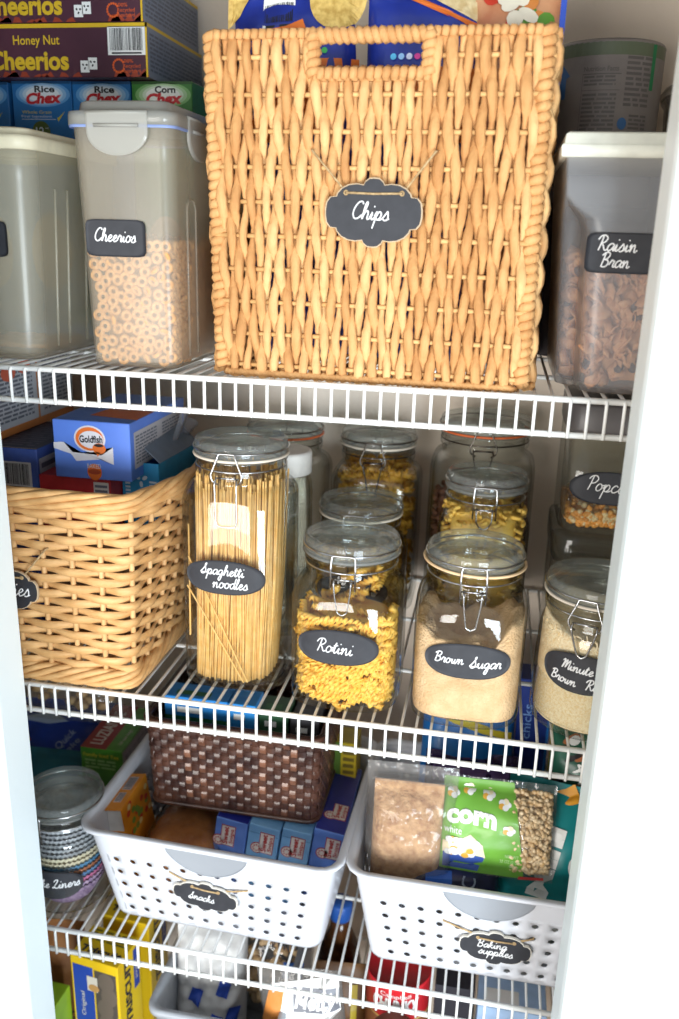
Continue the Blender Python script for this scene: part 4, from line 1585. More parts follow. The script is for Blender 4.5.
for i, (a, b_) in enumerate(((.016, .056), (.022, .060), (.028, .055), (.024, .051), (.031, .061), (.019, .049))):
    p_oval(mb, A, a, b_, .007, .0045, 5 + i % 2, .0003 + i * .0001, 12, i)
p_poly(mb, A, [(-.068, .110), (-.068, .132), (-.073, .132), (-.060, .145), (-.047, .132), (-.052, .132), (-.052, .110)], 3)
mb.build('paper_label', [INKBK, ink((112, 108, 109)), ink((40, 140, 90)), ink((70, 120, 180)), ink((110, 122, 100)), ink((180, 70, 50)), ink((210, 150, 70))], body, fixn=False)
# clear tub and pale carton glimpsed at the right
t = thing('clear_tub', 'small clear plastic tub beside the labelled canister, by the door edge', 'container', (.2080, 1.105, D1 + .215))
mb = MB()
mb.loft(rings_of([(.040, .001, 3), (.044, .06, 3), (.048, .065, 3), (.048, .070, 3), (.046, .070, 3), (.042, .06, 3), (.038, .004, 3), (.001, .004, 3)], 40), 0)
mb.build('tub_body', clear('thin_clear_plastic', (245, 245, 245), .02, milk=.06, wrinkle=.002), t)
mb = MB()
mb.loft(rings_of([(.049, .068, 3), (.050, .074, 3), (.046, .080, 3), (.001, .081, 3)], 40), 0)
mb.build('lid', clear('thin_clear_plastic', (245, 245, 245), .02), t)
mb = MB()
mb.box((0, 0, .1065), (.085, .12, .213), 0, .001)
F = Face((-.0425, -.06, 0), (1, 0, 0), (0, 0, 1))
p_rect(mb, F, .004, .19, .080, .205, 1)
p_lines(mb, F, .006, .05, .078, .17, 1, 12, 7)
tag(mb.build('carton', [mat('pale_carton', (168, 162, 164), .6), ink((120, 118, 124))], None, (.2080, 1.110, D1), fixn=False), 'pale upright carton under the small clear tub by the door edge', 'box')


# ------------------------------------------------------------------ cereal boxes at the top left
def carton(name, label, cat, x0, x1, y0, y1, z0, z1, mats, decor, rz=0.0, group=None, side_k=None, b=.0008):
    cx, cy = (x0 + x1) / 2, (y0 + y1) / 2
    w, d, h = x1 - x0, y1 - y0, z1 - z0
    mb = MB()
    mb.box((0, 0, h / 2), (w, d, h), side_k or 0, b)
    front = Face((-w / 2, -d / 2, 0), (1, 0, 0), (0, 0, 1))
    right = Face((w / 2, -d / 2, 0), (0, 1, 0), (0, 0, 1))
    top = Face((-w / 2, -d / 2, h), (1, 0, 0), (0, 1, 0))
    decor(mb, front, right, top, w, d, h)
    return tag(mb.build(name, mats, None, (cx, cy, z0), rz, fixn=False), label, cat, group)


PLUM = mat('cereal_box_plum', (82, 44, 58), .45, col2=(70, 38, 52), scale=14)
GREYPANEL = mat('nutrition_panel_grey', (122, 130, 148), .5, col2=(112, 120, 138), scale=30)
CEREAL = [PLUM, ink((214, 176, 40)), INKWH, INKBK, ink((214, 92, 40)), GREYPANEL, ink((150, 60, 40)), ink((80, 86, 104))]


def honey(mb, fr, ri, tp, w, d, h):
    X = lambda px: (px - 148) * .00118 + w
    Zz = lambda py: h - (py - 19.5) * .00098
    p_rect(mb, fr, 0, h - .0042, w, h, 1)
    p_rect(mb, fr, w - .0022, 0, w, h, 1)
    p_text(mb, fr, 'Honey Nut', X(37), Zz(36), .0560, 1, .0092, bold=.012)
    p_text(mb, fr, 'Cheerios', X(28), Zz(57), .0970, 1, .0180, h=INK * 3, bold=.035)
    p_bars(mb, fr, X(109), Zz(52), X(146), Zz(23), 2, 3, 1, 22)
    for (px, py) in ((85, 63), (93, 60)):
        p_rect(mb, fr, X(px) - .0052, Zz(py) - .0065, X(px) + .0052, Zz(py) + .0055, 2)
        for a in range(3):
            p_oval(mb, fr, X(px) + .0024 * math.cos(2.1 * a + .5), Zz(py) + .0024 * math.sin(2.1 * a + .5), .0014, .001, 3, INK * 2, 8, 2.1 * a)
    for k in range(14):
        a = .6 + 5.2 * k / 13
        p_oval(mb, fr, X(119) + .0065 * math.cos(a), Zz(63) + .0065 * math.sin(a), .0013, .0013, 4, INK, 8)
    p_text(mb, fr, '100%', X(128), Zz(58), .0130, 4, .0034)
    p_text(mb, fr, 'Recycled', X(132), Zz(63), .0200, 4, .0036)
    p_text(mb, fr, 'Paperboard', X(132), Zz(68), .0200, 4, .0036)
    rn = random.Random(2)
    for k in range(26):
        x = rn.uniform(0, w - .01)
        p_poly(mb, fr, [(x, .0004), (x + .012, .0004), (x + .008, rn.uniform(.002, .009)), (x + .003, rn.uniform(.002, .008))], 6, INK * .6)
    p_rect(mb, ri, .0, 0, d, h, 5)
    p_rect(mb, ri, 0, h - .0035, d, h, 1, INK * 1.5)
    p_lines(mb, ri, .006, .006, d - .006, h - .008, 7, 9, 3)


BW = .30
carton('cereal_box', 'plum cereal box lying directly on the upright cereal boxes, under another plum box', 'cereal box', -.4030 - BW, -.4030, .998, 1.178, 1.6605, 1.7145, CEREAL, honey, group='cereal boxes at the back of the top shelf')
carton('cereal_box', 'plum cereal box lying on top of the other plum box', 'cereal box', -.4070 - BW, -.4070, .998, 1.178, 1.7155, 1.7695, CEREAL, honey, group='cereal boxes at the back of the top shelf')


def chex(word, mats_k=0):
    def f(mb, fr, ri, tp, w, d, h):
        for k in range(8):
            p_oval(mb, fr, w * .52, h - .0140, w * (.46 - .03 * k), .0135 - .0009 * k, 8 + k // 2, INK * (.4 + .1 * k), 28)
        p_text(mb, fr, word, w * .56, h - .0085, w * .34, 3, .0066, h=INK * 3, bold=.03)
        p_text(mb, fr, 'Chex', w * .54, h - .0180, w * .60, 1, .0105, h=INK * 3.5, bold=.05, slant=.25, rot=.04)
        p_text(mb, fr, 'Whole Grain', w * .40, h - .0330, w * .5, 2, .0034, h=INK * 2)
        p_text(mb, fr, 'First Ingredient', w * .40, h - .0375, w * .52, 4, .0026, h=INK * 2)
        p_rect(mb, fr, w * .14, h - .0410, w * .72, h - .0404, 4)
        p_poly(mb, fr, [(w * .74, h - .039), (w * .76, h - .043), (w * .88, h - .032), (w * .76, h - .039)], 2)
        p_oval(mb, fr, w * .46, h - .0540, .0115, .0115, 5)
        p_text(mb, fr, '12', w * .44, h - .0535, .0105, 4, .0085, h=INK * 3, bold=.02)
        p_text(mb, fr, 'oz', w * .56, h - .0500, .0040, 4, .0020, h=INK * 3)
        p_rect(mb, fr, 0, h - .0030, w, h, 6, INK * .5)
        p_oval(mb, fr, w * .5, .10, w * .36, .045, 7, INK, 24)
        p_lines(mb, ri, .01, .03, d - .01, h - .03, 4, 20, 6)
    return f


def chexmats(base, glow):
    return [mat('chex_%d_%d_%d' % base, base, .4, col2=[v * .9 for v in base], scale=12), ink((190, 36, 44)), ink((206, 190, 60)), INKBK, ink((206, 214, 224)), ink((74, 92, 40)), ink([v * .62 for v in base]), ink((196, 160, 100))] + [ink([g * (1 - f) + 236 * f for g in glow]) for f in (.25, .5, .75, .95)]


BLUE1 = (36, 110, 176)
carton('cereal_box', 'blue upright rice cereal box cut by the left edge of the frame', 'cereal box', -.6560, -.5850, 1.018, 1.182, D1, 1.6590, chexmats(BLUE1, (40, 120, 190)), chex('Rice'), group='cereal boxes at the back of the top shelf')
carton('cereal_box', 'blue upright rice cereal box behind the gap between the two left containers', 'cereal box', -.5800, -.5060, 1.018, 1.182, D1, 1.6600, chexmats(BLUE1, (40, 120, 190)), chex('Rice'), group='cereal boxes at the back of the top shelf')
carton('cereal_box', 'blue upright rice cereal box directly behind the oat ring container, next to the green box', 'cereal box', -.5045, -.4335, 1.018, 1.182, D1, 1.6595, chexmats(BLUE1, (40, 120, 190)), chex('Rice'), group='cereal boxes at the back of the top shelf')
carton('cereal_box', 'green upright corn cereal box beneath the plum boxes', 'cereal box', -.4320, -.3600, 1.018, 1.182, D1, 1.6595, chexmats((58, 128, 52), (80, 150, 60)), chex('Corn'), group='cereal boxes at the back of the top shelf')


def bluebox(mb, fr, ri, tp, w, d, h):
    for k in range(20):
        a = 2 * PI * k / 20
        p_oval(mb, fr, .018 + .013 * math.cos(a), h - .050 + .018 * math.sin(a), .0025, .0025, 1, INK, 8)
    p_text(mb, fr, 'B', .018, h - .050, .012, 1, .018, bold=.03)
    p_lines(mb, fr, .006, .05, .055, .2, 1, 12, 1)


carton('cereal_box', 'bright blue upright box peeping out left of the chips basket', 'cereal box', -.3560, -.2900, 1.120, 1.182, D1, 1.7150, [mat('bright_blue_card', (32, 120, 190), .4), ink((110, 170, 220))], bluebox, group='cereal boxes at the back of the top shelf')


# ------------------------------------------------------------------ willow basket with snack boxes
WILLOW = mat('split_willow', (220, 174, 116), .6, col2=(200, 150, 92), scale=45, bump=.0005, bscale=200, stretch=(1, 1, 3))
WILLOW_D = mat('willow_stake', (226, 182, 126), .6, col2=(206, 158, 102), scale=60)


def rr_path(x0, x1, y0, y1, r):
    """Rounded rectangle as a function of arc length: returns (point, outward normal), and its length."""
    segs = [(x1 - x0 - 2 * r), PI / 2 * r, (y1 - y0 - 2 * r), PI / 2 * r, (x1 - x0 - 2 * r), PI / 2 * r, (y1 - y0 - 2 * r), PI / 2 * r]
    T = sum(segs)
    cor = [(x1 - r, y0 + r, -PI / 2), (x1 - r, y1 - r, 0), (x0 + r, y1 - r, PI / 2), (x0 + r, y0 + r, PI)]
    st = [((x0 + r, y0), (1, 0), (0, -1)), ((x1, y0 + r), (0, 1), (1, 0)), ((x1 - r, y1), (-1, 0), (0, 1)), ((x0, y1 - r), (0, -1), (-1, 0))]

    def f(s):
        s = s % T
        for i, L in enumerate(segs):
            if s <= L or i == 7:
                if i % 2 == 0:
                    o, d, n = st[i // 2]
                    return Vector((o[0] + d[0] * s, o[1] + d[1] * s, 0)), Vector((n[0], n[1], 0))
                cx, cy, a0 = cor[i // 2]
                a = a0 + s / r
                return Vector((cx + r * math.cos(a), cy + r * math.sin(a), 0)), Vector((math.cos(a), math.sin(a), 0))
            s -= L
    return f, T


def willow_basket():
    w, d, h = .335, .262, .224
    t = thing('willow_basket', 'pale flat-woven willow basket of snack boxes left of the jars', 'basket', (-.355 - w / 2, .7770 + d / 2, D2), .0)

    def at(s, z, off=0):
        k = 1 - .028 * (1 - z / h)
        f, T = PATH
        p, n = f(s)
        bulge = .026 * z / h * math.sin(PI * (p.y + d / 2) / d) * max(0.0, n.x)
        return Vector((p.x * k + bulge, p.y * k, z)) + n * off
    global PATH
    PATH = rr_path(-w / 2, w / 2, -d / 2, d / 2, .013)
    T = PATH[1]
    N = 36
    sp = T / N
    mb = MB()
    z = .026
    i = 0
    while z < h - .024:
        M = int(T / .0042)
        pth, rad = [], []
        for j in range(M):
            s = T * j / M
            c = math.cos(PI * s / sp + PI * i)
            pth.append(at(s, z + .0008 * math.sin(s * 31 + i * 2.2), .0034 * c))
            rad.append(.00125 * (1 + .12 * c))
        # flat ribbon: wide in height, thin outwards
        vs, fs, n = [], [], 6
        for j in range(M):
            t0 = (pth[(j + 1) % M] - pth[j - 1]).normalized()
            nr = t0.cross(Vector((0, 0, 1))).normalized()
            c = math.cos(PI * (T * j / M) / sp + PI * i)
            hw = .0049 + .0005 * c
            for q in range(n):
                a = 2 * PI * q / n
                vs.append(pth[j] + nr * rad[j] * math.cos(a) + Vector((0, 0, 1)) * hw * math.sin(a))
        for j in range(M):
            for q in range(n):
                fs.append((j * n + q, j * n + (q + 1) % n, ((j + 1) % M) * n + (q + 1) % n, ((j + 1) % M) * n + q))
        mb.add(vs, fs)
        z += .0090
        i += 1
    mb.build('woven_wall', WILLOW, t, fixn=False)
    mb = MB()
    for k in range(N):
        mb.tube([at(k * sp, .004), at(k * sp, h - .006)], .0029, 8)
    mb.build('stakes', WILLOW_D, t, fixn=False)
    for nm, zc, amp, m, rr, freq in (('plaited_rim', h - .012, .0075, 6, .0042, 5), ('plaited_foot', .013, .0080, 6, .0038, 9)):
        mb = MB()
        for q in range(m):
            L = int(T / .006)
            P_ = []
            for j in range(L):
                s = T * j / L
                a = 2 * PI * q / m + 2 * PI * freq * j / L
                P_.append(at(s, zc + amp * math.sin(a), .0012 + .0048 * math.cos(a)))
            mb.tube(P_, rr, 6, True)
        mb.build(nm, WILLOW, t, fixn=False)
    mb = MB()
    for k in range(18):
        x = -w / 2 + .014 + (w - .028) * k / 17
        mb.tube([(x * .97, -d / 2 + .012, .006), (x * .97, d / 2 - .012, .006)], .005, 6)
    mb.build('basket_floor', WILLOW, t, fixn=False)
    plaque(t, Matrix.Translation((.0300, -d / 2 - .0075, .112)), .0400, .0265, [('Cookies', .004, -.006, .052, .0)], 'a snack name', .0007, ((-.05, .045), (.05, .047)))
    return t


willow_basket()

GOLD_BLUE = mat('snack_box_blue', (92, 130, 214), .4, col2=(84, 120, 204), scale=18)
TEXTGREY = ink((96, 100, 112))


def goldfish(mb, fr, ri, tp, w, d, h):
    p_poly(mb, fr, [(0, h * .60), (.012, h * .62), (.022, h * .45), (.056, h * .43), (.070, h * .58), (.070, h * .28), (.056, h * .36), (.026, h * .30), (.020, h * .42), (0, h * .50)], 1)
    p_oval(mb, fr, w * .48, h * .70, .0185, .0150, 1, INK * 1.5)
    p_oval(mb, fr, w * .48, h * .70, .0165, .0132, 2, INK * 2.5)
    p_oval(mb, fr, w * .50, h * .69, .0145, .0098, 1, INK * 3.5)
    p_text(mb, fr, 'Goldfish', w * .50, h * .70, .0270, 3, .0075, h=INK * 5, bold=.03, rot=.03)
    p_oval(mb, fr, w * .60, h * .545, .0078, .0060, 2, INK * 4)
    p_poly(mb, fr, [(w * .55, h * .50), (w * .575, h * .40), (w * .615, h * .47)], 2, INK * 4)
    p_oval(mb, fr, w * .60, h * .60, .0055, .0018, 3, INK * 6, 12)
    p_oval(mb, fr, w * .52, h * .13, .0085, .0095, 2, INK * 1.5)
    p_oval(mb, fr, w * .52, h * .135, .0075, .0030, 4, INK * 2.5)
    p_text(mb, fr, 'BAKED', w * .52, h * .235, .0160, 1, .0050, h=INK * 3)
    p_rect(mb, ri, .010, .012, d - .008, h - .012, 5)
    p_lines(mb, ri, .014, .016, d * .45, h - .016, 6, 9, 4)
    p_lines(mb, ri, d * .55, .016, d - .014, h - .016, 6, 9, 5)
    p_poly(mb, tp, [(.030, .03), (w, .02), (w, .07), (.040, .11)], 2)
    p_oval(mb, tp, .055, .09, .025, .018, 1, INK * 2)


carton('snack_box', 'blue multi-pack carton of fish-shaped crackers, on top in the willow basket', 'snack box', -.4745, -.3845, .862, 1.030, 1.2335, 1.2990,
       [GOLD_BLUE, ink((214, 210, 214)), ink((224, 112, 44)), INKBK, ink((170, 70, 40)), ink((176, 172, 176)), TEXTGREY], goldfish, rz=.0, group='snack boxes in the willow basket')
# clear wrap standing off its back end
mb = MB()
mb.sheet(lambda u, v: Vector((.004 * math.sin(v * 9) + .018 * u, .05 * v - .01, .050 * u * (1 - .5 * v) + .004 * noise.noise(Vector((u * 6, v * 5, 1))))), 10, 12)
mb.sheet(lambda u, v: Vector((.004 * math.sin(v * 9) + .018 * u + .0012, .05 * v - .01, .050 * u * (1 - .5 * v) + .004 * noise.noise(Vector((u * 6, v * 5, 1))))), 10, 12)
tag(mb.build('plastic_wrap', clear('crinkled_wrap', (246, 247, 250), .08, milk=.22, milk_col=(205, 208, 216), wrinkle=.004), None, (-.3815, .975, 1.246), fixn=False), 'torn clear wrap sticking out beside the cracker carton', 'wrapper')


def barcodebox(mb, fr, ri, tp, w, d, h):
    p_bars(mb, fr, w - .062, h - .048, w - .008, h - .016, 1, 2, 5, 26)
    p_rect(mb, ri, .004, .0, d - .006, h - .012, 3)
    p_lines(mb, ri, .008, .01, d - .010, h - .016, 4, 18, 8)
    p_rect(mb, tp, 0, 0, w, d, 5, INK * .5)
    p_lines(mb, tp, .01, .01, w - .01, d - .01, 6, 12, 9)
    p_rect(mb, tp, 0, 0, w, .0025, 7, INK)


carton('snack_box', 'dark blue box with a barcode on its end, left of the cracker carton', 'snack box', -.6450, -.5020, .872, 1.010, D2 + .016, 1.2600,
       [mat('navy_box', (66, 90, 160), .45, col2=(58, 80, 148)), ink((206, 206, 206)), INKBK, ink((178, 178, 180)), TEXTGREY, ink((56, 62, 86)), ink((96, 100, 120)), ink((180, 160, 120))], barcodebox, group='snack boxes in the willow basket')


def bigbox(mb, fr, ri, tp, w, d, h):
    p_rect(mb, ri, 0, .010, d * .55, h, 1)
    p_rect(mb, ri, d * .57, .010, d, h, 1)
    p_lines(mb, ri, .008, .016, d * .50, h - .008, 2, 14, 3)
    p_lines(mb, ri, d * .62, .016, d - .010, h - .008, 2, 14, 4)
    p_oval(mb, ri, .050, h * .80, .016, .010, 3, INK * 3)
    p_oval(mb, ri, .085, h * .84, .014, .009, 3, INK * 3)


carton('snack_box', 'pale box with nutrition panel and orange edge lying on the barcode box', 'snack box', -.7000, -.5610, .875, 1.080, 1.2608, 1.3540,
       [mat('orange_edge_card', (196, 120, 60), .5), ink((184, 186, 192)), TEXTGREY, ink((206, 96, 70))], bigbox, group='snack boxes in the willow basket')


def redbox(mb, fr, ri, tp, w, d, h):
    p_rect(mb, fr, w - .020, .004, w - .002, h - .004, 1)
    p_lines(mb, fr, w - .0185, .006, w - .0035, h - .006, 2, 9, 2)
    p_oval(mb, fr, .026, h * .62, .006, .005, 3)
    p_oval(mb, fr, .026, h * .62, .004, .003, 4, INK * 2)
    p_text(mb, fr, 'fruit', .050, h * .55, .026, 5, .009)


carton('snack_box', 'red carton underneath the cracker carton', 'snack box', -.4990, -.4130, .868, 1.020, 1.1700, 1.2325,
       [mat('red_card', (178, 48, 52), .45, col2=(160, 40, 44)), ink((200, 196, 190)), TEXTGREY, ink((190, 170, 150)), ink((120, 130, 90)), ink((206, 120, 110))], redbox, group='snack boxes in the willow basket')
carton('snack_box', 'plain brown carton supporting the red carton deep in the willow basket', 'snack box', -.4990, -.3850, .860, 1.030, D2 + .016, 1.1690, [mat('brown_card', (150, 116, 84), .7)], lambda *a: None, group='snack boxes in the willow basket')
# open teal carton with its flap up
t = thing('open_carton', 'teal carton with its top flap folded open, right in the willow basket', 'snack box', (-.3860, .956, 1.1730), -.05, 'snack boxes in the willow basket')
TEAL = mat('teal_card', (36, 138, 186), .45, col2=(28, 126, 174))
GREYIN = mat('grey_card_inside', (98, 110, 126), .7)
hw, hd, hh = .0225, .060, .0740
mb = MB()
for (c, s) in (((0, -hd, hh / 2), (hw * 2, .001, hh)), ((0, hd, hh / 2), (hw * 2, .001, hh)), ((-hw, 0, hh / 2), (.001, hd * 2, hh)), ((hw, 0, hh / 2), (.001, hd * 2, hh)), ((0, 0, .0006), (hw * 2, hd * 2, .001))):
    mb.box(c, s, 0, .0002)
F = Face((-hw, -hd - .0006, 0), (1, 0, 0), (0, 0, 1))
for a in range(3):
    p_oval(mb, F, hw * 1.05 + .0052 * math.cos(2.1 * a + .5), hh - .020 + .0052 * math.sin(2.1 * a + .5), .0036, .0022, 1, INK, 12, 2.1 * a + .6)
p_lines(mb, F, .004, .004, .010, hh - .010, 1, 14, 2)
p_lines(mb, F, hw * 1.5, .006, hw * 1.9, hh - .02, 1, 12, 3)
mb.build('carton_body', [TEAL, ink((190, 206, 214))], t, fixn=False)
mb = MB()
mb.box((0, 0, 0), (.0010, hd * 1.9, .034), 0, .0003, M=Matrix.Translation((hw - .012, 0, hh + .0115)) @ Matrix.Rotation(-.85, 4, 'Y'))
mb.build('flap', GREYIN, t)
mb = MB()
mb.box((0, 0, 0), (.0010, hd * 1.9, .030), 0, .0003, M=Matrix.Translation((-hw + .012, 0, hh + .008)) @ Matrix.Rotation(1.0, 4, 'Y'))
mb.build('flap', TEAL, t)
carton('snack_box', 'small carton holding up the open teal carton in the willow basket', 'snack box', -.3835, -.3670, .905, 1.020, D2 + .016, 1.1720, [mat('olive_card', (150, 140, 80), .6)], lambda *a: None, group='snack boxes in the willow basket')


# ------------------------------------------------------------------ white perforated baskets
PLASTIC = mat('white_plastic', (214, 216, 222), .35, col2=(208, 210, 216), scale=10)
GRIP_SHADE = mat('grip_shade_grey', (150, 154, 160), .45, col2=(142, 146, 152), scale=10)
BH, BWB, BWT, BDP = .141, .266, .306, .265       # height, width at foot and rim, depth


def perforated_basket(label, x, y, z, tagf, rz=0.0):
    t = thing('plastic_basket', label, 'basket', (x, y, z), rz, 'white plastic baskets')

    def wall(s, v, off=0.0):
        """s in 0..4 round the sides, v height."""
        k = v / BH
        w = BWB / 2 + (BWT - BWB) / 2 * k
        d0, d1 = -BDP / 2 + .024 * (1 - k), BDP / 2 - .020 * (1 - k)
        f, T = rr_path(-w, w, d0, d1, .020)
        p, n = f(s * T)
        return Vector((p.x, p.y, v)) + n * off

    # outer and inner skins with real holes
    NS, NV = 56, 7
    z0, pitch, hr = .0040, .0200, .0037
    vs, fs = [], []
    mbs = MB()

    def cell(s0, s1, v0, v1, hole):
        if not hole:
            q = [wall(s0, v0), wall(s1, v0), wall(s1, v1), wall(s0, v1)]
            mbs.add(q, [(0, 1, 2, 3)])
            return
        sc, vc = (s0 + s1) / 2, (v0 + v1) / 2
        wid = (wall(s1, vc) - wall(s0, vc)).length
        per = []
        for i in range(16):
            a = 2 * PI * (i + .5) / 16 - 3 * PI / 4 - PI / 16
            c, s = math.cos(a), math.sin(a)
            m = max(abs(c), abs(s))
            per.append((sc + (s1 - s0) / 2 * c / m, vc + (v1 - v0) / 2 * s / m, c, s))
        o = [wall(p[0], p[1]) for p in per]
        i_ = [wall(sc + (s1 - s0) * hr / wid * p[2], vc + hr * p[3]) for p in per]
        mbs.add(o + i_, [(i, (i + 1) % 16, 16 + (i + 1) % 16, 16 + i) for i in range(16)])

    # front and back straight runs carry 11 columns, the sides 10
    w_m = BWB / 2 + (BWT - BWB) / 4
    f, T = rr_path(-w_m, w_m, -BDP / 2 + .012, BDP / 2 - .010, .020)
    run1 = (2 * w_m - .040) / T
    arc = PI / 2 * .020 / T
    run2 = (BDP - .022 - .040) / T
    edges, holes = [0.0], []
    s = 0.0
    for run, n in ((run1, 12), (run2, 10), (run1, 12), (run2, 10)):
        for i in range(n):
            edges.append(s + run * (i + 1) / n)
            holes.append(True)
        s += run
        for i in range(4):
            edges.append(s + arc * (i + 1) / 4)
            holes.append(False)
        s += arc
    edges = [e / edges[-1] for e in edges]
    vz = [0.0, z0] + [z0 + pitch * (k + 1) for k in range(5)] + [BH - .014, BH - .004]
    for i in range(len(edges) - 1):
        for j in range(len(vz) - 1):
            cell(edges[i], edges[i + 1], vz[j], vz[j + 1], holes[i] and 1 <= j <= 5)
    me = bpy.data.meshes.new('perforated_wall')
    me.from_pydata(mbs.v, [], mbs.f)
    b = bmesh.new()
    b.from_mesh(me)
    bmesh.ops.remove_doubles(b, verts=b.verts, dist=.00004)
    bmesh.ops.recalc_face_normals(b, faces=b.faces)
    for fc in b.faces:
        fc.smooth = True
    b.to_mesh(me)
    b.free()
    me.materials.append(PLASTIC)
    o = bpy.data.objects.new('perforated_wall', me)
    COL.objects.link(o)
    o.parent = t
    md = o.modifiers.new('thickness', 'SOLIDIFY')
    md.thickness = .0018
    md.offset = -1
    mb = MB()
    q = [wall(e, .0) for e in edges[:-1]]
    q2 = [p * .985 + Vector((0, 0, -.0010)) for p in q]
    q3 = [p + Vector((0, 0, .0022)) for p in q]
    mb.loft([q2, q, q3], 0)
    mb.build('basket_floor', PLASTIC, t)
    mb = MB()
    rings = []
    for (off, v) in ((-.0016, BH - .010), (.0006, BH - .010), (.0010, BH - .006), (.0040, BH - .0045), (.0080, BH - .0050), (.0090, BH - .0035), (.0085, BH - .0010), (.0060, BH), (.0015, BH), (-.0016, BH - .0025)):
        rings.append([wall(e, v, off) for e in edges[:-1]])
    mb.loft(rings + [rings[0]], 0, False, False)
    mb.build('rolled_rim', PLASTIC, t)
    for sg in (1, -1):                                            # grey grip crescents in place of shaded scoops under the rim
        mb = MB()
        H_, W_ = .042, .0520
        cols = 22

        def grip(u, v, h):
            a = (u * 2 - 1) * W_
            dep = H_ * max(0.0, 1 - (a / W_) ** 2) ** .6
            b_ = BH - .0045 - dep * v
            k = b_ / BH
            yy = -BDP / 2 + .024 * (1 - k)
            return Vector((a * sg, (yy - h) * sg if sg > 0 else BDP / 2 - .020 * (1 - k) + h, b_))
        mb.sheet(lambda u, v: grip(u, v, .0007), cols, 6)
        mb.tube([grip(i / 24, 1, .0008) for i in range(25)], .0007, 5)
        mb.build('shaded_grip', GRIP_SHADE, t, fixn=False)
    tagf(t)
    return t


def lean(a, b, out):
    """Plaque frame on the sloping front wall."""
    k = b / BH
    return Matrix.Translation((a, -BDP / 2 + .024 * (1 - k) - out, b)) @ Matrix.Rotation(.10, 4, 'X')


EDGEW = mat('plaque_white_edge', (226, 220, 208), .6)
SNX, SNY = -.2790, .7860 + BDP / 2
BKX = .0400
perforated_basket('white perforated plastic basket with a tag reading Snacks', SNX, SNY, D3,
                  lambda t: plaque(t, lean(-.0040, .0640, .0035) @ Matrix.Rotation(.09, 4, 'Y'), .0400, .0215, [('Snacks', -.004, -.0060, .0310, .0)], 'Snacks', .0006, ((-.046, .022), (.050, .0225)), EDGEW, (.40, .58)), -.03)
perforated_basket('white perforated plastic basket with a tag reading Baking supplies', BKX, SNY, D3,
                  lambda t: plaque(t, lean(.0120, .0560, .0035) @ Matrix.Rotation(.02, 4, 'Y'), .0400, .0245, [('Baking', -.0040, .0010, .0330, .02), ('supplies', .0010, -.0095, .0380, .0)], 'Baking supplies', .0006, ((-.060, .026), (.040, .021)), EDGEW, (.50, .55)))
BZ = D3 + .0035

# snacks basket: four sweet boxes, orange carton, brown loaf, dark woven basket, yellow carton
NAVYTOP, PERI, SKY = mat('royal_blue_card', (44, 52, 150), .4, col2=(38, 46, 138)), mat('periwinkle_card', (110, 148, 226), .4, col2=(98, 136, 216)), mat('sky_blue_card', (136, 188, 232), .4, col2=(124, 178, 226))
RED_T, CREAM = ink((196, 56, 52)), ink((238, 226, 216))


def sweet(off):
    def f(mb, fr, ri, tp, w, d, h):
        for F, a, b in ((fr, w * .55 + off, h - .024), (tp, w * .55 + off * .5, .040)):
            # a plaque of two blocks with its lettering turned a quarter
            p_rect(mb, F, a - .0065, b - .0150, a + .0120, b + .0155, 1, INK)
            p_oval(mb, F, a - .0085, b - .0090, .0080, .0080, 1, INK)
            p_rect(mb, F, a - .0055, b - .0140, a + .0110, b + .0145, 2, INK * 2)
            p_oval(mb, F, a - .0085, b - .0090, .0068, .0068, 2, INK * 2)
            p_text(mb, F, 'Sweet', a + .0000, b + .0005, .0260, 1, .0065, h=INK * 3, bold=.03, rot=PI / 2)
            p_text(mb, F, 'Snips', a + .0075, b + .0005, .0220, 1, .0045, h=INK * 3, bold=.02, rot=PI / 2)
            for k in range(8):
                p_oval(mb, F, a - .0090 + .004 * math.cos(k * .8), b - .0090 + .004 * math.sin(k * .8), .0011, .0011, 1, INK * 3, 8)
    return f


SX = [-.2960, -.2535, -.2125, -.1740, -.1350]
for i, (top, front, dep, zt, lab, yf) in enumerate(((NAVYTOP, PERI, .115, .8040, 'periwinkle sweets box with navy top, leftmost of the four in the Snacks basket', .8660),
                                                (SKY, SKY, .115, .8030, 'sky blue sweets box second from left, next to the leftmost navy-topped one', .8640),
                                                (SKY, SKY, .115, .8030, 'sky blue sweets box third from left, next to the rightmost navy-topped one', .8640),
                                                (NAVYTOP, PERI, .140, .8060, 'periwinkle sweets box with a fully visible navy top, at the right rim', .8680))):
    x0, x1 = SX[i] + .0008, SX[i + 1] - .0008
    w, d, h = x1 - x0, dep, zt - BZ
    mb = MB()
    mb.box((0, 0, h / 2), (w, d, h), [0, 0, 0, 0, 0, 3, 0], .0008)
    F1, F2, F3 = Face((-w / 2, -d / 2, 0), (1, 0, 0), (0, 0, 1)), None, Face((-w / 2, -d / 2, h), (1, 0, 0), (0, 1, 0))
    sweet((-.008, .0, -.002, .002)[i])(mb, F1, F2, F3, w, d, h)
    if i in (1, 2):
        p_rect(mb, F1, .001, h - .0120, w - .001, h - .0112, 4, INK)
    tag(mb.build('sweets_box', [front, RED_T, CREAM, top, ink((92, 140, 190))], None, ((x0 + x1) / 2 - .0130, yf + d / 2, BZ + .0028), (0, .13, (-.03, -.02, 0, .0)[i]), fixn=False), lab, 'sweets box', 'blue sweets boxes in the Snacks basket')

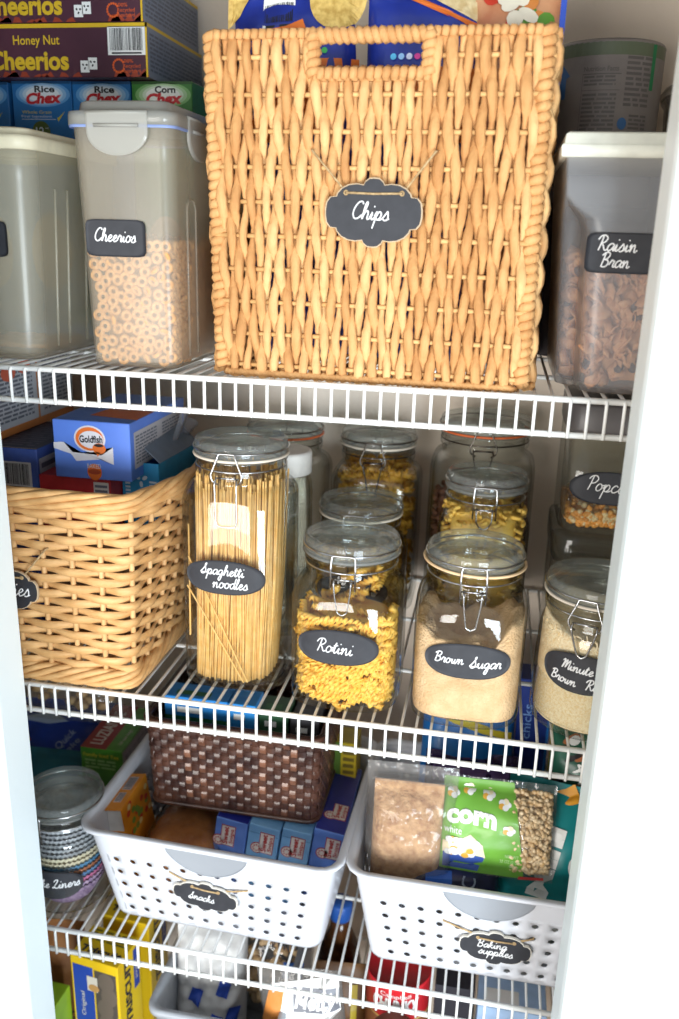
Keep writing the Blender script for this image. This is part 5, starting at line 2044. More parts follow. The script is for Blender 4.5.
t = thing('orange_carton', 'narrow orange carton standing open at the left rim of the Snacks basket', 'snack box', (-.4030, .878, BZ + .0015), (0, -.14, 0))
w, d, h = .0225, .078, .1250
ORC = mat('orange_card', (232, 150, 40), .45, col2=(222, 136, 30))
mb = MB()
for (c, s) in (((-w / 2, 0, h / 2), (.001, d, h)), ((w / 2, 0, h / 2), (.001, d, h)), ((0, d / 2, h / 2), (w, .001, h)), ((0, 0, h), (w, d, .001)), ((0, 0, .0005), (w, d, .001))):
    mb.box(c, s, 0, .0002)
mb.box((0, -d / 2, (h - .030) / 2), (w, .001, h - .030), 0, .0002)
TP = Face((-w / 2, -d / 2, h + .0006), (1, 0, 0), (0, 1, 0))
p_bars(mb, TP, .005, .042, .0175, .070, 1, 2, 6, 14)
p_rect(mb, TP, .005, .016, .0150, .036, 1)
p_lines(mb, TP, .006, .017, .0145, .035, 2, 7, 4)
FR = Face((-w / 2, -d / 2 - .0006, 0), (1, 0, 0), (0, 0, 1))
p_rect(mb, FR, .002, h - .043, w - .002, h - .033, 1)
RI = Face((w / 2 + .0006, -d / 2, 0), (0, 1, 0), (0, 0, 1))
rn = random.Random(8)
for k in range(22):
    p_oval(mb, RI, rn.uniform(.006, d - .006), rn.uniform(h - .045, h - .006), .005, .004, rn.choice((3, 4, 5)), INK + k * .00002, 10)
body = mb.build('carton_body', [ORC, ink((232, 214, 206)), TEXTGREY, ink((206, 60, 40)), ink((120, 150, 60)), ink((240, 210, 140))], t, fixn=False)
mb = MB()
mb.loft([[(-w * .44, -d * .49, h - .032), (w * .44, -d * .49, h - .032), (w * .44, d * .4, h - .032), (-w * .44, d * .4, h - .032)], [(-w * .44, -d * .44, h - .004), (w * .44, -d * .44, h - .004), (w * .44, d * .4, h - .004), (-w * .44, d * .4, h - .004)]], 0, smooth=False)
mb.build('inner_tray', mat('white_tray_card', (226, 224, 220), .6), t)

# loaf in a clear wrapper
t = thing('wrapped_loaf', 'brown loaf in shiny clear wrap beside the orange carton', 'bread', (-.3420, .880, BZ))
M_LOAF = mat('loaf_crust', (214, 142, 78), .5, col2=(166, 98, 46), scale=35, bump=.003, bscale=60)
mb = MB()
rings = []
for i in range(15):
    u = i / 14
    e = (1 - abs(2 * u - 1) ** 4) ** .5
    rings.append([(x * (.35 + .65 * e) * (1 + .03 * math.sin(i * 2.4)) * (.046 + .0022 * math.cos(9 * 2 * PI * _j / 24)), -.055 + .12 * u, .050 + z_ * (.35 + .65 * e) * .042) for _j, (x, z_) in enumerate([squircle(1, 3, 2 * PI * j / 24) for j in range(24)])])
mb.loft(rings, 0)
mb.build('loaf', M_LOAF, t)
mb = MB()
rings = []
for i in range(21):
    u = i / 20
    e = (1 - abs(2 * u - 1) ** 4) ** .5
    rings.append([(x * (.35 + .65 * e) * .050 + .002 * noise.noise(Vector((x * 4, u * 9, z_ * 3))), -.060 + .13 * u, .050 + z_ * (.35 + .65 * e) * .046 + .003 * noise.noise(Vector((x * 5, u * 12, z_)))) for (x, z_) in [squircle(1, 3, 2 * PI * j / 32) for j in range(32)]])
mb.loft(rings, 0)
mb.build('clear_wrap', clear('glossy_wrap', (250, 248, 245), .05, milk=.04, wrinkle=.006), t)

# dark woven basket resting on the boxes
SEA = mat('dark_seagrass', (80, 50, 38), .33, col2=(48, 28, 24), scale=40, coat=.12, bump=.0004, bscale=160)
SEA2 = mat('dark_seagrass_light', (120, 80, 60), .3, col2=(70, 42, 32), scale=34, coat=.15)
DBZ = .8085
w, d, h = .222, .170, .125
t = thing('woven_basket', 'small dark brown checker-woven basket resting on the sweets boxes', 'basket', (-.2770, .872 + d / 2, DBZ))
PB = rr_path(-w / 2, w / 2, -d / 2, d / 2, .014)
TB = PB[1]
rib = .0098
NB = int(round(TB / rib / 2)) * 2


def bat(s, z, off):
    p, n = PB[0](s)
    k = .95 + .05 * z / h
    return Vector((p.x * k, p.y * k, z)) + n * off


def strip(mb, pts, nrm, wv, half, th, k):
    vs, fs = [], []
    for p, n, w_ in zip(pts, nrm, wv):
        vs += [p - w_ * half - n * th, p + w_ * half - n * th, p + w_ * half * .8 + n * th, p - w_ * half * .8 + n * th]
    for i in range(len(pts) - 1):
        for j in range(4):
            fs.append((i * 4 + j, i * 4 + (j + 1) % 4, i * 4 + 4 + (j + 1) % 4, i * 4 + 4 + j))
    mb.add(vs, fs, k, False)


rn = random.Random(12)
mb = MB()
rows = int((h - .014) / rib)
for i in range(rows):
    z = .006 + rib * (i + .5)
    L = NB * 4
    P_, N_, W_ = [], [], []
    for j in range(L + 1):
        s = TB * j / L
        P_.append(bat(s, z, .0013 * math.cos(PI * s / (TB / NB) + PI * i)))
        N_.append(PB[0](s)[1])
        W_.append(Vector((0, 0, 1)))
    strip(mb, P_, N_, W_, rib * .44, .0005, 0 if rn.random() < .85 else 1)
for kx in range(NB):
    s = TB * kx / NB
    P_, N_, W_ = [], [], []
    tng = (PB[0](s + .002)[0] - PB[0](s - .002)[0]).normalized()
    for j in range(rows * 4 + 1):
        z = .006 + (h - .014) * j / (rows * 4)
        P_.append(bat(s, z, -.0013 * math.cos(PI * (z - .006) / rib - PI * .5 + PI * kx)))
        N_.append(PB[0](s)[1])
        W_.append(tng)
    strip(mb, P_, N_, W_, TB / NB * .44, .0005, 0 if rn.random() < .8 else 1)
mb.build('checker_weave', [SEA, SEA2], t, fixn=False)
mb = MB()
for off, z in ((.0020, h - .004), (-.0020, h - .004), (.0020, h - .011), (.001, .004)):
    mb.tube([bat(TB * j / 120, z, off) for j in range(120)], .0034, 8, True)
mb.build('bound_rim', SEA, t, fixn=False)
mb = MB()
mb.box((0, 0, .004), (w * .93, d * .93, .003), 0, .001)
mb.build('basket_floor', SEA, t)
# packets inside it
for nm, lab, x0, x1, y0, y1, zt, c, c2 in (('packet_box', 'blue and green packet box standing at the left in the dark woven basket', -.374, -.292, .905, .940, .946, (40, 128, 200), (30, 96, 60)),
                                       ('packet_box', 'bright blue packet box in the middle of the dark woven basket', -.290, -.255, .902, .940, .947, (44, 140, 214), (36, 126, 200)),
                                       ('packet_box', 'green packet box at the right in the dark woven basket', -.252, -.215, .905, .945, .940, (50, 90, 62), (60, 110, 70)),
                                       ('packet_box', 'black packet box at the right end of the dark woven basket', -.212, -.176, .905, .955, .936, (60, 58, 62), (80, 80, 84))):
    def deco(mb, fr, ri, tp, w, d, h):
        p_rect(mb, fr, 0, h * .55, w, h * .80, 1)
        p_rect(mb, fr, w * .2, h * .84, w * .6, h * .9, 2)
        p_rect(mb, tp, w * .15, d * .2, w * .7, d * .5, 1)
    carton(nm, lab, 'box', x0, x1, y0, y1, DBZ + .006, zt, [mat('packet_%d_%d_%d' % c, c, .4), ink(c2), INKWH], deco, group='packets in the dark woven basket')


def yellowbox(mb, fr, ri, tp, w, d, h):
    p_rect(mb, fr, 0, 0, w * .3, h, 1)
    p_lines(mb, fr, w * .4, .02, w * .9, h - .01, 2, 14, 2)


carton('snack_box', 'yellow and green upright carton at the back right of the Snacks basket', 'snack box', -.1700, -.1400, .985, 1.025, BZ, .858, [mat('yellow_card', (206, 178, 36), .45), ink((90, 120, 40)), ink((120, 100, 30))], yellowbox)

# ------------------------------------------------------------------ cupcake liner jar and packages at the left of the third shelf
CKX, CKY = -.4830, .8360
t, F, zs = clip_jar('round glass clip-top jar of cupcake liners, labelled Cake Liners', CKX, CKY, D3, .0545, .158, .0480, 2, round_body=True, rz=-.28, shoulder=.100, lever=.050, gasket=clear('clear_rubber', (225, 228, 228), .2), group='clip-top storage jars')
oval_label(t, F, .0240, .0540, .0350, .0195, [('Cake', -.017, -.003, .022, .0), ('Liners', .014, -.003, .032, .0)], 'Cake Liners')
LIN = [((176, 150, 176), (120, 90, 130)), ((150, 120, 170), (210, 180, 200)), ((210, 120, 160), (190, 90, 140)), ((110, 150, 190), (80, 120, 170)), ((190, 120, 80), (160, 90, 60)), ((90, 150, 190), (70, 120, 160)),
       ((226, 214, 186), (206, 190, 160)), ((228, 218, 192), (208, 196, 166)), ((170, 172, 176), (120, 122, 128)), ((186, 188, 192), (130, 132, 138)), ((170, 172, 176), (110, 112, 118)), ((186, 188, 192), (130, 132, 138)), ((176, 178, 182), (120, 122, 128)), ((190, 192, 196), (140, 142, 148))]
LNAME = ['lilac', 'pale violet', 'pink', 'blue', 'tan', 'teal blue', 'cream', 'second cream', 'silver', 'silver', 'silver', 'silver', 'silver', 'silver']


def liner_mesh():
    mb = MB()
    n = 96
    rings = []
    for (r, z) in ((.031, 0), (.036, .010), (.041, .020), (.0455, .028), (.0448, .0284), (.0400, .020), (.0352, .0105), (.030, .0008)):
        rings.append([((r + .0014 * (1 if j % 2 else -1) * min(1, z / .004)) * math.cos(2 * PI * j / n), (r + .0014 * (1 if j % 2 else -1) * min(1, z / .004)) * math.sin(2 * PI * j / n), z) for j in range(n)])
    mb.loft(rings, 0, True, True)
    return mb


base = liner_mesh()
for i, (c, c2) in enumerate(LIN):
    m = mat('liner_%d_%d_%d' % c, c, .6, col2=c2, scale=220)
    o = base.build('cupcake_liner', m, None, (CKX, CKY, D3 + .008 + .0068 * i), i * .3, fixn=False)
    lab = ('silver pleated cupcake liner in the upper half of the stack in the jar' if i >= 8 else
           LNAME[i] + ' pleated cupcake liner in the jar, ' + ('at the bottom of the stack' if i == 0 else 'just above the ' + LNAME[i - 1] + ' one'))
    tag(o, lab, 'cupcake liner', 'stacked cupcake liners')


def bluepk(mb, P):
    p_text(mb, P, 'Quick', .020, .060, .034, 1, .010, h=.0012, rot=.9)
    p_text(mb, P, 'Bake', .030, .050, .030, 1, .008, h=.0012, rot=.9)
    p_poly(mb, P, [(-.075, .060), (-.045, .075), (-.030, .055), (-.060, .040)], 2, .0012)
    p_poly(mb, P, [(-.062, .085), (-.010, .100), (.020, .085), (-.01, .080)], 1, .0012)


P = Pillow(.165, .125, .055, 5, crumple=.004, M=place(-.5900, .985, D3 + .040, .10, -.80))
bag_mesh(P, bluepk, 'blue_packet', [mat('royal_blue_bag', (30, 70, 180), .35, col2=(22, 56, 150), scale=20, coat=.2), ink((170, 186, 214)), ink((150, 50, 60))], 'royal blue packet behind the Cake Liners jar', 'packet')
P = Pillow(.170, .10, .050, 6, crumple=.003, M=place(-.5900, .960, D3 + .004, .05, -.25))
bag_mesh(P, lambda mb, P: None, 'teal_packet', [mat('teal_bag', (44, 120, 140), .4, col2=(34, 100, 120), scale=20)], 'teal packet lying beneath the royal blue packet', 'packet')
FILM = clear('clear_film', (247, 247, 245), .06, milk=.05, milk_col=(220, 214, 204), wrinkle=.006)
t = thing('clear_bag', 'crumpled clear bag of tan snacks above the royal blue packet', 'bag', (-.5700, 1.020, .8150))
P = Pillow(.180, .110, .070, 7, crumple=.007, M=place(0, 0, 0, .05, -.4))
mb = MB()
P.body(mb)
mb.build('film', FILM, t, fixn=False)
rn = random.Random(3)
mb = MB()
for i in range(50):
    c = Vector((rn.uniform(-.06, .06), rn.uniform(-.014, .014) + .012, rn.uniform(.020, .075)))
    mb.tube([c, c + Vector((.008, .002, .002)), c + Vector((.016, 0, .004))], [.004, .007, .004], 7)
tag(mb.build('bag_contents', mat('tan_snack', (190, 158, 112), .7, col2=(170, 130, 86)), t, fixn=False), kind='stuff')


def luz(mb, fr, ri, tp, w, d, h):
    p_rect(mb, tp, 0, 0, w * .62, d, 1, INK)
    p_text(mb, tp, 'LUZIANNE', w * .30, d * .46, .085, 2, .0170, h=INK * 2, bold=.02, rot=PI / 2)
    p_text(mb, tp, '24 tea bags', w * .85, d * .30, .040, 2, .005, h=INK * 2, rot=PI / 2)
    p_text(mb, fr, 'Family Iced Tea', w * .5, h - .010, w * .86, 3, .0050, h=INK * 2, bold=.02)
    p_lines(mb, fr, w * .1, h - .032, w * .85, h - .016, 4, 3, 2)
    p_rect(mb, ri, .004, .0, d, h - .004, 5)
    p_lines(mb, ri, .010, .02, d - .01, h - .012, 6, 14, 4)


carton('tea_box', 'green tea box with a red top standing behind the Cake Liners jar', 'box', -.5190, -.4590, .953, 1.068, D3, .8205,
       [mat('green_card', (74, 138, 40), .4, col2=(62, 122, 32)), ink((140, 34, 40)), ink((214, 200, 190)), ink((214, 200, 60)), ink((150, 190, 120)), ink((140, 128, 140)), ink((100, 92, 106))], luz)

# ------------------------------------------------------------------ baking supplies
t = thing('zip_bag', 'clear zip bag of brown crumbs leaning at the left in the Baking supplies basket', 'bag', (-.0570, .8300, BZ + .072))
P = Pillow(.102, .165, .046, 8, crumple=.004, M=place(.003, 0, 0, .04, -.16), taper=-.05)
mb = MB()
P.body(mb)
p_rect(mb, P, -.045, .146, .045, .149, 0, .001, 12, 1)
mb.build('film', clear('zip_film', (246, 246, 246), .08, milk=.14, milk_col=(216, 210, 204), wrinkle=.006), t, fixn=False)
P2 = Pillow(.080, .140, .038, 8, crumple=.004, M=place(0, .000, .004, .04, -.16))
mb = MB()
P2.body(mb, 0, 36, 50)
tag(mb.build('crumbs', mat('brown_crumbs', (210, 166, 118), .8, col2=(164, 116, 74), scale=110, bump=.003, bscale=260, detail=6), t, fixn=False), kind='stuff')

KERN = mat('white_popcorn_kernel', (226, 204, 168), .35, col2=(206, 170, 120), scale=160)
t = thing('popcorn_bag', 'green bag of white popcorn with a clear end showing kernels', 'bag', (.0460, .8340, BZ + .116), (0, -.02, 0))
P = Pillow(.128, .110, .042, 9, crumple=.003, M=place(0, 0, 0, 0, -.35))
mb = MB()
P.body(mb)
mb.build('film', clear('bag_film', (248, 248, 248), .06, milk=.05, wrinkle=.005), t, fixn=False)
G = Pillow(.128, .110, .0425, 9, crumple=.003, M=place(0, 0, 0, 0, -.35))
mb = MB()
mb.sheet(lambda u, v: G.pt(-.0635 + (.0955 - .016 * v) * u, 0.002 + .106 * v, .0004), 26, 26)
p_text(mb, G, 'corn', -.0300, .070, .056, 1, .0200, h=.0016, bold=.05, arch=.003)
p_text(mb, G, 'white', -.0500, .053, .020, 1, .0080, h=.0016)
p_text(mb, G, 'NET WT', .0170, .030, .0150, 2, .0042, h=.0014)
p_text(mb, G, '32 OZ (2 LB)', .0150, .023, .0220, 2, .0042, h=.0014)
p_text(mb, G, '907g', .0200, .016, .0110, 2, .0042, h=.0014)
rn = random.Random(14)
p_poly(mb, G, [(-.060, .006), (-.020, .004), (-.012, .026), (-.060, .026)], 5, .0010)
p_poly(mb, G, [(-.061, .024), (-.012, .024), (-.016, .040), (-.030, .050), (-.046, .040), (-.061, .038)], 3, .0011)
for k in range(34):
    p_oval(mb, G, rn.uniform(-.058, -.018), rn.uniform(.024, .042), .0045, .0038, rn.choice((1, 1, 3, 4)), .0013 + k * .00002, 9)
for (a, b) in ((-.034, .097), (-.052, .092), (.006, .086), (.012, .060), (-.012, .094)):
    for k in range(5):
        p_oval(mb, G, a + .004 * math.cos(k * 1.25), b + .003 * math.sin(k * 1.25), .0036, .0030, (1, 3, 1, 4, 1)[k], .0013 + k * .00003, 9)
p_poly(mb, G, [(.026, .001), (.054, .003), (.054, .006), (.026, .004)], 6, .0012)
mb.build('printed_wrap', [mat('lime_green_film', (116, 174, 66), .4, col2=(100, 158, 54), scale=20, coat=.15), INKWH, ink((190, 220, 160)), ink((240, 226, 190)), ink((226, 170, 70)), ink((60, 90, 170)), ink((206, 60, 60))], t, fixn=False)
mb = MB()
K = Pillow(.124, .106, .036, 9, crumple=.002, M=place(0, 0, .002, 0, -.35))
for i in range(520):
    a = rn.uniform(.016, .058)
    c = K.pt(a, rn.uniform(.008, .098), rn.uniform(-.004, .001))
    dr = Vector((rn.uniform(-1, 1), rn.uniform(-.4, .4), rn.uniform(-1, 1))).normalized() * .0034
    mb.tube([c - dr, c - dr * .7, c, c + dr * .8, c + dr], [.0006, .0022, .0030, .0020, .0004], 6)
mb.sheet(lambda u, v: K.pt(.014 + .046 * u, .006 + .092 * v, -.004), 10, 16)
tag(mb.build('kernels', KERN, t, fixn=False), kind='stuff')

t = thing('marshmallow_bag', 'teal bag of mini marshmallows at the right in the Baking supplies basket', 'bag', (.0960, .8480, BZ + .044), (0, .08, 0))
P = Pillow(.110, .172, .050, 10, crumple=.003, M=place(0, 0, 0, -.05, -.30))
mb = MB()
P.body(mb)
p_rect(mb, P, -.054, .004, -.014, .030, 2, .0010, 8, 6)
p_rect(mb, P, -.016, .004, -.012, .040, 3, .0014, 1, 6)
p_text(mb, P, 'Mini', -.0010, .086, .085, 1, .0210, h=.0016, bold=.06, rot=PI / 2 - .12)
for (a, b, r) in ((.036, .086, .012), (.044, .050, .010), (.006, .118, .006), (.034, .118, .008)):
    p_oval(mb, P, a, b, r, r * 1.3, 1, .0014, 16, .4)
p_oval(mb, P, .010, .012, .030, .014, 1, .0013, 20)
mb.build('printed_wrap', [mat('teal_film', (20, 138, 140), .35, col2=(14, 120, 124), scale=20, coat=.2), INKWH, mat('marshmallow_white', (232, 230, 224), .6), ink((50, 80, 190))], t, fixn=False)


def darkpk(mb, P):
    p_rect(mb, P, -.03, .02, .0, .05, 1, .0012, 4, 4)
    p_text(mb, P, 'LC', .018, .035, .022, 2, .016, h=.0014, rot=1.4)


P = Pillow(.110, .070, .040, 11, crumple=.003, M=place(-.0020, .8250, BZ + .066, .1, -.4))
bag_mesh(P, darkpk, 'navy_packet', [mat('navy_film', (34, 38, 78), .3, col2=(26, 28, 60)), ink((40, 96, 190)), ink((150, 160, 180))], 'dark navy packet below the green popcorn bag', 'packet')


def purplepk(mb, P):
    p_rect(mb, P, -.05, .055, .05, .075, 1, .001, 8, 3)


P = Pillow(.120, .095, .045, 12, crumple=.005, M=place(.0150, .9250, BZ + .104, .05, -.7))
bag_mesh(P, purplepk, 'purple_packet', [clear('violet_film', (214, 206, 226), .06, milk=.55, milk_col=(96, 70, 130), wrinkle=.006), ink((120, 90, 150))], 'crinkled purple packet behind the green popcorn bag', 'packet')


def pastapk(mb, P):
    p_poly(mb, P, [(-.056, .112), (.056, .084), (.056, .072), (-.056, .100)], 1, .0012)
    p_poly(mb, P, [(-.056, .140), (-.01, .132), (-.01, .126), (-.056, .132)], 1, .0012)
    for (a, b) in ((.012, .130), (.028, .122), (-.02, .140), (.036, .138)):
        p_oval(mb, P, a, b, .012, .009, 2, .0012, 14, a * 30)
    for k in range(9):
        p_oval(mb, P, -.040 + .010 * k, .030 + .004 * (k % 3), .006, .005, 3, .0012, 10)
    p_text(mb, P, 'Pasta', -.014, .108, .05, 4, .016, h=.0014, bold=.03, rot=-.25)


P = Pillow(.118, .165, .050, 13, crumple=.003, M=place(.0030, .990, BZ + .118, .0, -.30))
bag_mesh(P, pastapk, 'pasta_bag', [mat('bright_blue_film', (40, 128, 206), .3, col2=(30, 110, 190), scale=18, coat=.2), ink((220, 200, 50)), ink((220, 160, 70)), ink((110, 130, 180)), INKWH], 'bright blue pasta bag at the back of the Baking supplies basket', 'bag')


def navybox(mb, fr, ri, tp, w, d, h):
    p_text(mb, fr, 'chicks', w * .30, h - .060, .050, 1, .011, rot=PI / 2)
    p_text(mb, fr, '50', w * .74, h - .035, .022, 1, .013, rot=PI / 2, bold=.03)
    p_rect(mb, fr, w * .92, 0, w, h, 2)


carton('upright_box', 'navy upright box with lettering turned sideways, behind the bright blue pasta bag', 'box', .0640, .1060, 1.010, 1.055, BZ, .968, [mat('deep_navy_card', (24, 50, 130), .4), ink((120, 160, 220)), ink((30, 110, 190))], navybox)
P = Pillow(.050, .170, .035, 14, crumple=.003, M=place(.1330, .985, BZ + .10, .0, -.2))
bag_mesh(P, lambda mb, P: [p_rect(mb, P, -.02, .06, .02, .10, 1, .001, 4, 6), p_text(mb, P, 'NUT', 0, .13, .03, 2, .012, h=.0014)] and None, 'yellow_packet', [mat('yellow_film', (222, 200, 40), .4), ink((240, 220, 120)), ink((60, 50, 30))], 'yellow packet beside the navy upright box', 'packet')


def multipk(mb, P):
    rn = random.Random(6)
    for k in range(40):
        a, b = rn.uniform(-.036, .036), rn.uniform(.012, .130)
        p_oval(mb, P, a, b, rn.uniform(.002, .014), rn.uniform(.002, .005), rn.choice((1, 2, 3, 4)), .001 + k * .00002, 10, .5)
    p_text(mb, P, 'MIX', .010, .105, .04, 1, .014, h=.0022, rot=.5)


P = Pillow(.085, .145, .040, 15, crumple=.004, M=place(.1420, .905, BZ + .120, -.1, -.3))
bag_mesh(P, multipk, 'mixed_packet', [mat('dark_green_film', (40, 96, 76), .35, col2=(30, 76, 60)), INKWH, ink((60, 160, 130)), INKBK, ink((180, 110, 70))], 'dark green patterned packet by the door edge, upper right in the Baking supplies basket', 'packet')
mb = MB()
P = Pillow(.040, .060, .022, 16, crumple=.002, M=place(.1240, .868, BZ + .128, .2, -.4, .5))
P.body(mb)
p_text(mb, P, 'C', .004, .030, .014, 1, .020, h=.0012, bold=.05)
tag(mb.build('red_packet', [mat('red_film', (196, 40, 44), .35), INKWH], fixn=False), 'small red packet above the teal marshmallow bag', 'packet')
mb = MB()
P = Pillow(.060, .034, .022, 17, crumple=.002, M=place(.1180, .880, BZ + .168, .1, -.5, -.45))
P.body(mb)
tag(mb.build('orange_packet', [mat('orange_film', (226, 158, 44), .4)], fixn=False), 'small orange packet above the red packet', 'packet')

# ------------------------------------------------------------------ lowest shelf
YEL = mat('yellow_cracker_card', (240, 206, 36), .4, col2=(236, 190, 28), scale=10)


def tri(win):
    def f(mb, fr, ri, tp, w, d, h):
        if win:
            p_rect(mb, fr, .003, 0, w * .47, h - .012, 1)
            p_rect(mb, fr, w * .50, 0, w - .003, h - .014, 2)
            for k in range(6):
                p_oval(mb, fr, w * .74 + .004 * math.sin(k * 2), h - .03 - .022 * k, .012, .016, 3, INK * (1.5 + .2 * k), 16)
            p_rect(mb, fr, w * .34, h - .050, w * .56, h - .026, 4, INK * 3)
            p_oval(mb, fr, w * .48, h - .044, .008, .006, 7, INK * 4)
            p_text(mb, fr, 'Original', w * .22, h - .075, .04, 4, .006, h=INK * 2, rot=PI / 2)
        p_text(mb, tp, 'Triscuit', w * .52, d * .30, w * .84, 5, .0095, h=INK * 2, bold=.04, slant=.2)
        p_lines(mb, tp, w * .1, d * .55, w * .9, d * .92, 6, 4, 3)
        p_text(mb, ri, 'TRISCUIT', d * .40, h - .060, .105, 5, .0130, h=INK * 2, bold=.04, rot=PI / 2, slant=.2)
        p_rect(mb, ri, d * .68, h - .070, d * .92, h - .006, 1)
        p_text(mb, ri, 'baked', d * .80, h - .040, .03, 4, .006, h=INK * 2, rot=-PI / 2)
    return f


TRI = [YEL, ink((38, 72, 168)), ink((86, 76, 70)), ink((112, 98, 86)), ink((226, 214, 196)), ink((40, 40, 60)), ink((120, 110, 40)), ink((200, 150, 90))]
carton('cracker_box', 'yellow cracker box with a dark window, foremost on the lowest shelf', 'cracker box', -.4780, -.4080, .8130, .8670, D4, .6020, TRI, tri(True), rz=-.13, group='yellow cracker boxes')
carton('cracker_box', 'yellow cracker box standing right behind the foremost cracker box', 'cracker box', -.4700, -.4000, .8900, .9440, D4, .6000, TRI, tri(False), rz=-.08, group='yellow cracker boxes')


def paperdeco(mb, P):
    p_text(mb, P, 'it', .030, .10, .02, 1, .016, h=.001, rot=-.3)


P = Pillow(.095, .235, .050, 20, crumple=.003, M=place(-.5420, .8700, D4 + .002, .1, -.05))
bag_mesh(P, paperdeco, 'brown_packet', [mat('kraft_bag', (168, 112, 62), .6, col2=(146, 92, 48)), INKBK], 'brown packet at the far left of the lowest shelf', 'packet')


def greenleaf(mb, fr, ri, tp, w, d, h):
    p_oval(mb, fr, w - .022, h - .032, .014, .018, 1)
    p_oval(mb, fr, w - .022, h - .032, .010, .013, 2, INK * 2)
    p_rect(mb, fr, 0, h - .004, w, h, 3)


carton('snack_box', 'lime green box with a blue leaf emblem beside the foremost cracker box', 'snack box', -.5560, -.4860, .7800, .8200, D4, .5500, [mat('lime_card', (150, 190, 40), .4), ink((120, 190, 220)), ink((50, 130, 190)), ink((226, 214, 60))], greenleaf, rz=-.05)

# grey bin with crumpled striped sack
t = thing('storage_bin', 'grey plastic bin beside the cracker boxes on the lowest shelf', 'bin', (-.2700, .8950, D4))
mb = MB()
o_ = [rrect(-.0720, .0720, -.125, .10, .015, .001), rrect(-.078, .078, -.131, .106, .015, .240), rrect(-.084, .084, -.137, .112, .017, .242), rrect(-.084, .084, -.137, .112, .017, .249), rrect(-.076, .076, -.129, .104, .015, .249), rrect(-.070, .070, -.123, .098, .013, .004)]
mb.loft(o_, 0)
mb.build('bin_body', mat('grey_bin_plastic', (168, 172, 178), .4), t)
P = Pillow(.092, .165, .070, 21, crumple=.014, M=place(-.2980, .8350, D4 + .125, .2, -.3))
mb = MB()
P.body(mb, 0, 34, 40)
for (a, b) in ((-.022, .090), (.014, .100), (.004, .060), (-.016, .050), (.026, .066)):
    p_poly(mb, P, [(a, b), (a + .014, b - .006), (a + .008, b - .026), (a - .006, b - .018)], 1, .0016)
tag(mb.build('striped_sack', [mat('white_sack', (212, 210, 206), .6, col2=(196, 194, 192)), ink((46, 80, 180))], fixn=False), 'crumpled white sack with blue stripes in the grey bin', 'bag')
t = thing('cashew_bag', 'clear bag of cashew nuts leaning in the grey bin', 'bag', (-.2320, .8750, D4 + .128))
P = Pillow(.105, .160, .055, 22, crumple=.005, M=place(0, 0, 0, -.1, -.35))
mb = MB()
P.body(mb)
p_text(mb, P, 'Walmart' if False else 'Whole', .022, .120, .05, 1, .012, h=.001)
p_rect(mb, P, .02, .08, .045, .10, 2, .001, 4, 3)
mb.build('film', [clear('nut_film', (248, 248, 248), .06, milk=.07, wrinkle=.006), ink((90, 90, 96)), ink((60, 110, 190))], t, fixn=False)
rn = random.Random(17)
first = None
for i in range(70):
    a, b = rn.uniform(-.042, .036), rn.uniform(.030, .140)
    c = P.pt(a, b, -.008 - rn.uniform(0, .006))
    if first is None:
        mb = MB()
        mb.tube([(.008 * math.cos(q), .008 * math.sin(q), 0) for q in (0, .5, 1.0, 1.5, 2.0, 2.5, 3.0)], [.0022, .0042, .0050, .0052, .0048, .0038, .0018], 8)
        o = first = mb.build('cashew', mat('cashew', (236, 204, 156), .55, col2=(206, 164, 110)), None)
        tag(o, 'curved cashew nut in the clear bag in the grey bin', 'nut', 'cashews in the clear bag')
    else:
        o = first.copy()
        COL.objects.link(o)
    o.matrix_world = Matrix.Translation(Vector((-.2320, .8750, D4 + .128)) + c) @ Matrix.Rotation(rn.uniform(0, 6), 4, 'Z') @ Matrix.Rotation(rn.uniform(0, 3), 4, 'X')


def hefty(mb, P):
    p_poly(mb, P, [(-.050, .190), (-.030, .268), (.050, .280), (.050, .236), (-.010, .190)], 1, .001)
    p_poly(mb, P, [(-.050, .215), (-.036, .262), (-.016, .266), (-.030, .205)], 2, .0014)
    p_rect(mb, P, -.006, .238, .050, .266, 3, .0012, 8, 3)
    p_text(mb, P, 'Hefty', .022, .252, .050, 1, .018, h=.0018, bold=.03, slant=.2)


P = Pillow(.105, .285, .045, 23, crumple=.003, seal=.006, M=place(-.1420, .7980, D4 + .018, .0, -.04, -.12))
bag_mesh(P, hefty, 'bag_of_liners', [clear('grey_film', (235, 235, 235), .06, milk=.4, milk_col=(168, 164, 160), wrinkle=.005), INKWH, ink((206, 130, 60)), ink((110, 112, 120))], 'clear bag with white and orange stripes at the front of the lowest shelf', 'bag')
t = thing('syrup_bottle', 'dark brown bottle with a blue cap seen through the gap between the white baskets', 'bottle', (-.1500, .9600, D4))
mb = MB()
mb.loft(rings_of([(.028, .001, 2), (.031, .006, 2), (.031, .17, 2), (.026, .20, 2), (.014, .23, 2), (.013, .25, 2), (.001, .25, 2)], 32), 0)
mb.build('bottle_body', mat('brown_syrup', (92, 56, 28), .2, col2=(70, 40, 20)), t)
mb = MB()
mb.loft(rings_of([(.015, .246, 2), (.016, .250, 2), (.016, .270, 2), (.014, .273, 2), (.001, .273, 2)], 32), 0)
mb.build('cap', mat('blue_cap', (40, 90, 170), .4), t)
P = Pillow(.075, .225, .045, 24, crumple=.004, M=place(-.1330, .8900, D4 + .002, .1, -.05))
bag_mesh(P, lambda mb, P: p_rect(mb, P, .012, .05, .020, .20, 1, .001, 2, 10), 'brown_bag', [mat('gold_brown_bag', (122, 82, 40), .5, col2=(86, 56, 30), scale=30), ink((206, 180, 50))], 'gold-brown bag on the lowest shelf below the gap between the white baskets', 'bag')

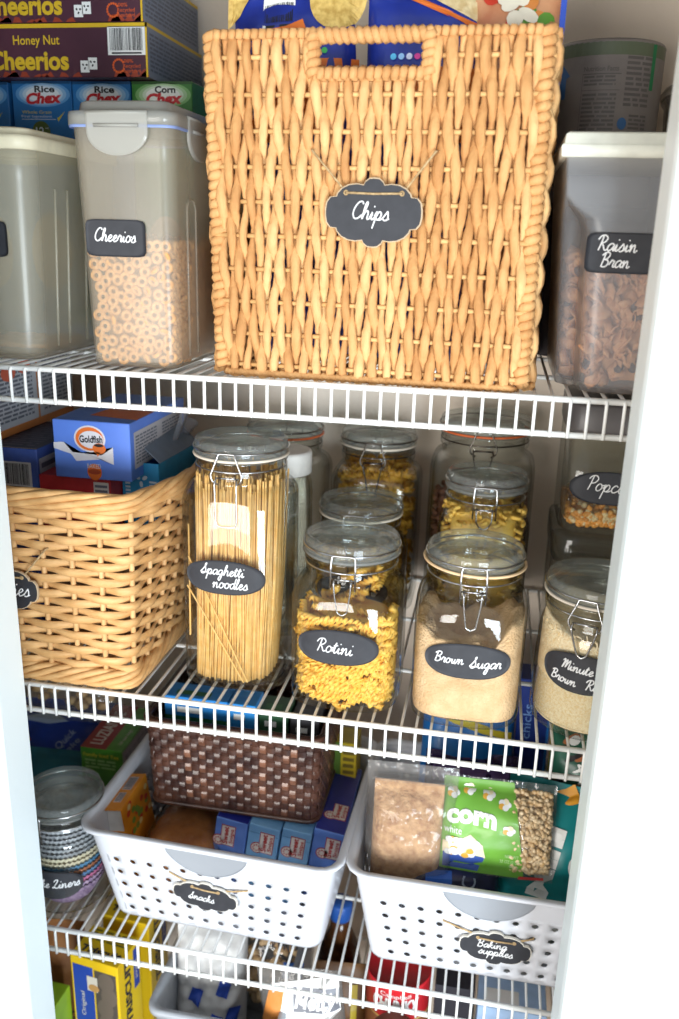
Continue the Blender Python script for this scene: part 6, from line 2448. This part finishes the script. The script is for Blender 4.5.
# red soup can
t = thing('soup_can', 'red soup can with its label turned to the front', 'can', (-.0600, .8950, D4 + .130))
mb = MB()
r, h = .0430, .118
mb.loft(rings_of([(r * .95, .001, 2), (r, .002, 2), (r, .005, 2), (r * .975, .008, 2), (r * .975, h - .008, 2), (r, h - .005, 2), (r, h - .001, 2), (r * .97, h, 2), (r * .93, h - .004, 2), (.001, h - .004, 2)], 48), 0)
body = mb.build('can_body', mat('red_can', (200, 40, 48), .35, col2=(190, 34, 42)), t)
A = Around(r * .976, 2)
mb = MB()
mb.sheet(lambda u, v: A.pt(-.060 + .12 * u, .012 + .052 * v, .0003), 32, 2, 1)
p_text(mb, A, 'CHUNKY', .0, .0900, .062, 2, .017, h=.0006, bold=.05, slant=.1)
p_text(mb, A, 'Campbell', .0, .1050, .040, 2, .006, h=.0006)
p_oval(mb, A, .004, .034, .022, .016, 3, .0006)
p_rect(mb, A, -.06, .064, .06, .066, 4, .0005, 20, 1)
mb.build('paper_label', [INKBK, ink((150, 92, 60)), INKWH, ink((206, 120, 60)), ink((226, 196, 110))], body, fixn=False)
t = thing('squat_tin', 'squat tin underneath the red soup can', 'can', (-.0600, .8950, D4))
mb = MB()
mb.loft(rings_of([(.043, .001, 2), (.045, .003, 2), (.045, .126, 2), (.043, .1285, 2), (.001, .1285, 2)], 40), 0)
mb.build('tin_body', mat('blue_grey_tin', (92, 100, 124), .4), t)
t = thing('spice_jar', 'jar with a brown lid at the front edge of the lowest shelf', 'jar', (-.0560, .8080, D4))
mb = MB()
mb.loft(rings_of([(.026, .001, 2), (.028, .004, 2), (.028, .195, 2), (.024, .205, 2), (.001, .205, 2)], 36), 0)
mb.build('jar_body', mat('dark_spice', (110, 70, 46), .3), t)
mb = MB()
mb.loft(rings_of([(.029, .200, 2), (.030, .204, 2), (.030, .226, 2), (.028, .230, 2), (.001, .230, 2)], 36), 0)
mb.build('lid', mat('brown_lid', (134, 96, 72), .4, col2=(120, 84, 62)), t)


def dental(mb, fr, ri, tp, w, d, h):
    p_rect(mb, fr, 0, h * .55, w, h * .80, 1)
    p_rect(mb, fr, 0, h * .84, w, h * .87, 2)
    p_text(mb, fr, 'baking soda', w * .5, h * .68, w * .8, 2, .010, bold=.02)
    p_rect(mb, tp, w * .1, d * .2, w * .6, d * .6, 2)


carton('blue_box', 'blue and white box at the right end of the lowest shelf in view', 'box', .0420, .1250, .8450, .8950, D4, .6050, [mat('pale_blue_card', (166, 196, 232), .4), ink((60, 120, 206)), INKWH], dental)
carton('dark_box', 'black box between the red can and the blue and white box', 'box', -.0120, .0380, .8700, .9300, D4, .6000, [mat('black_card', (44, 44, 52), .4), ink((90, 90, 100))], lambda mb, fr, ri, tp, w, d, h: p_rect(mb, fr, .01, h * .6, w - .01, h * .8, 1))
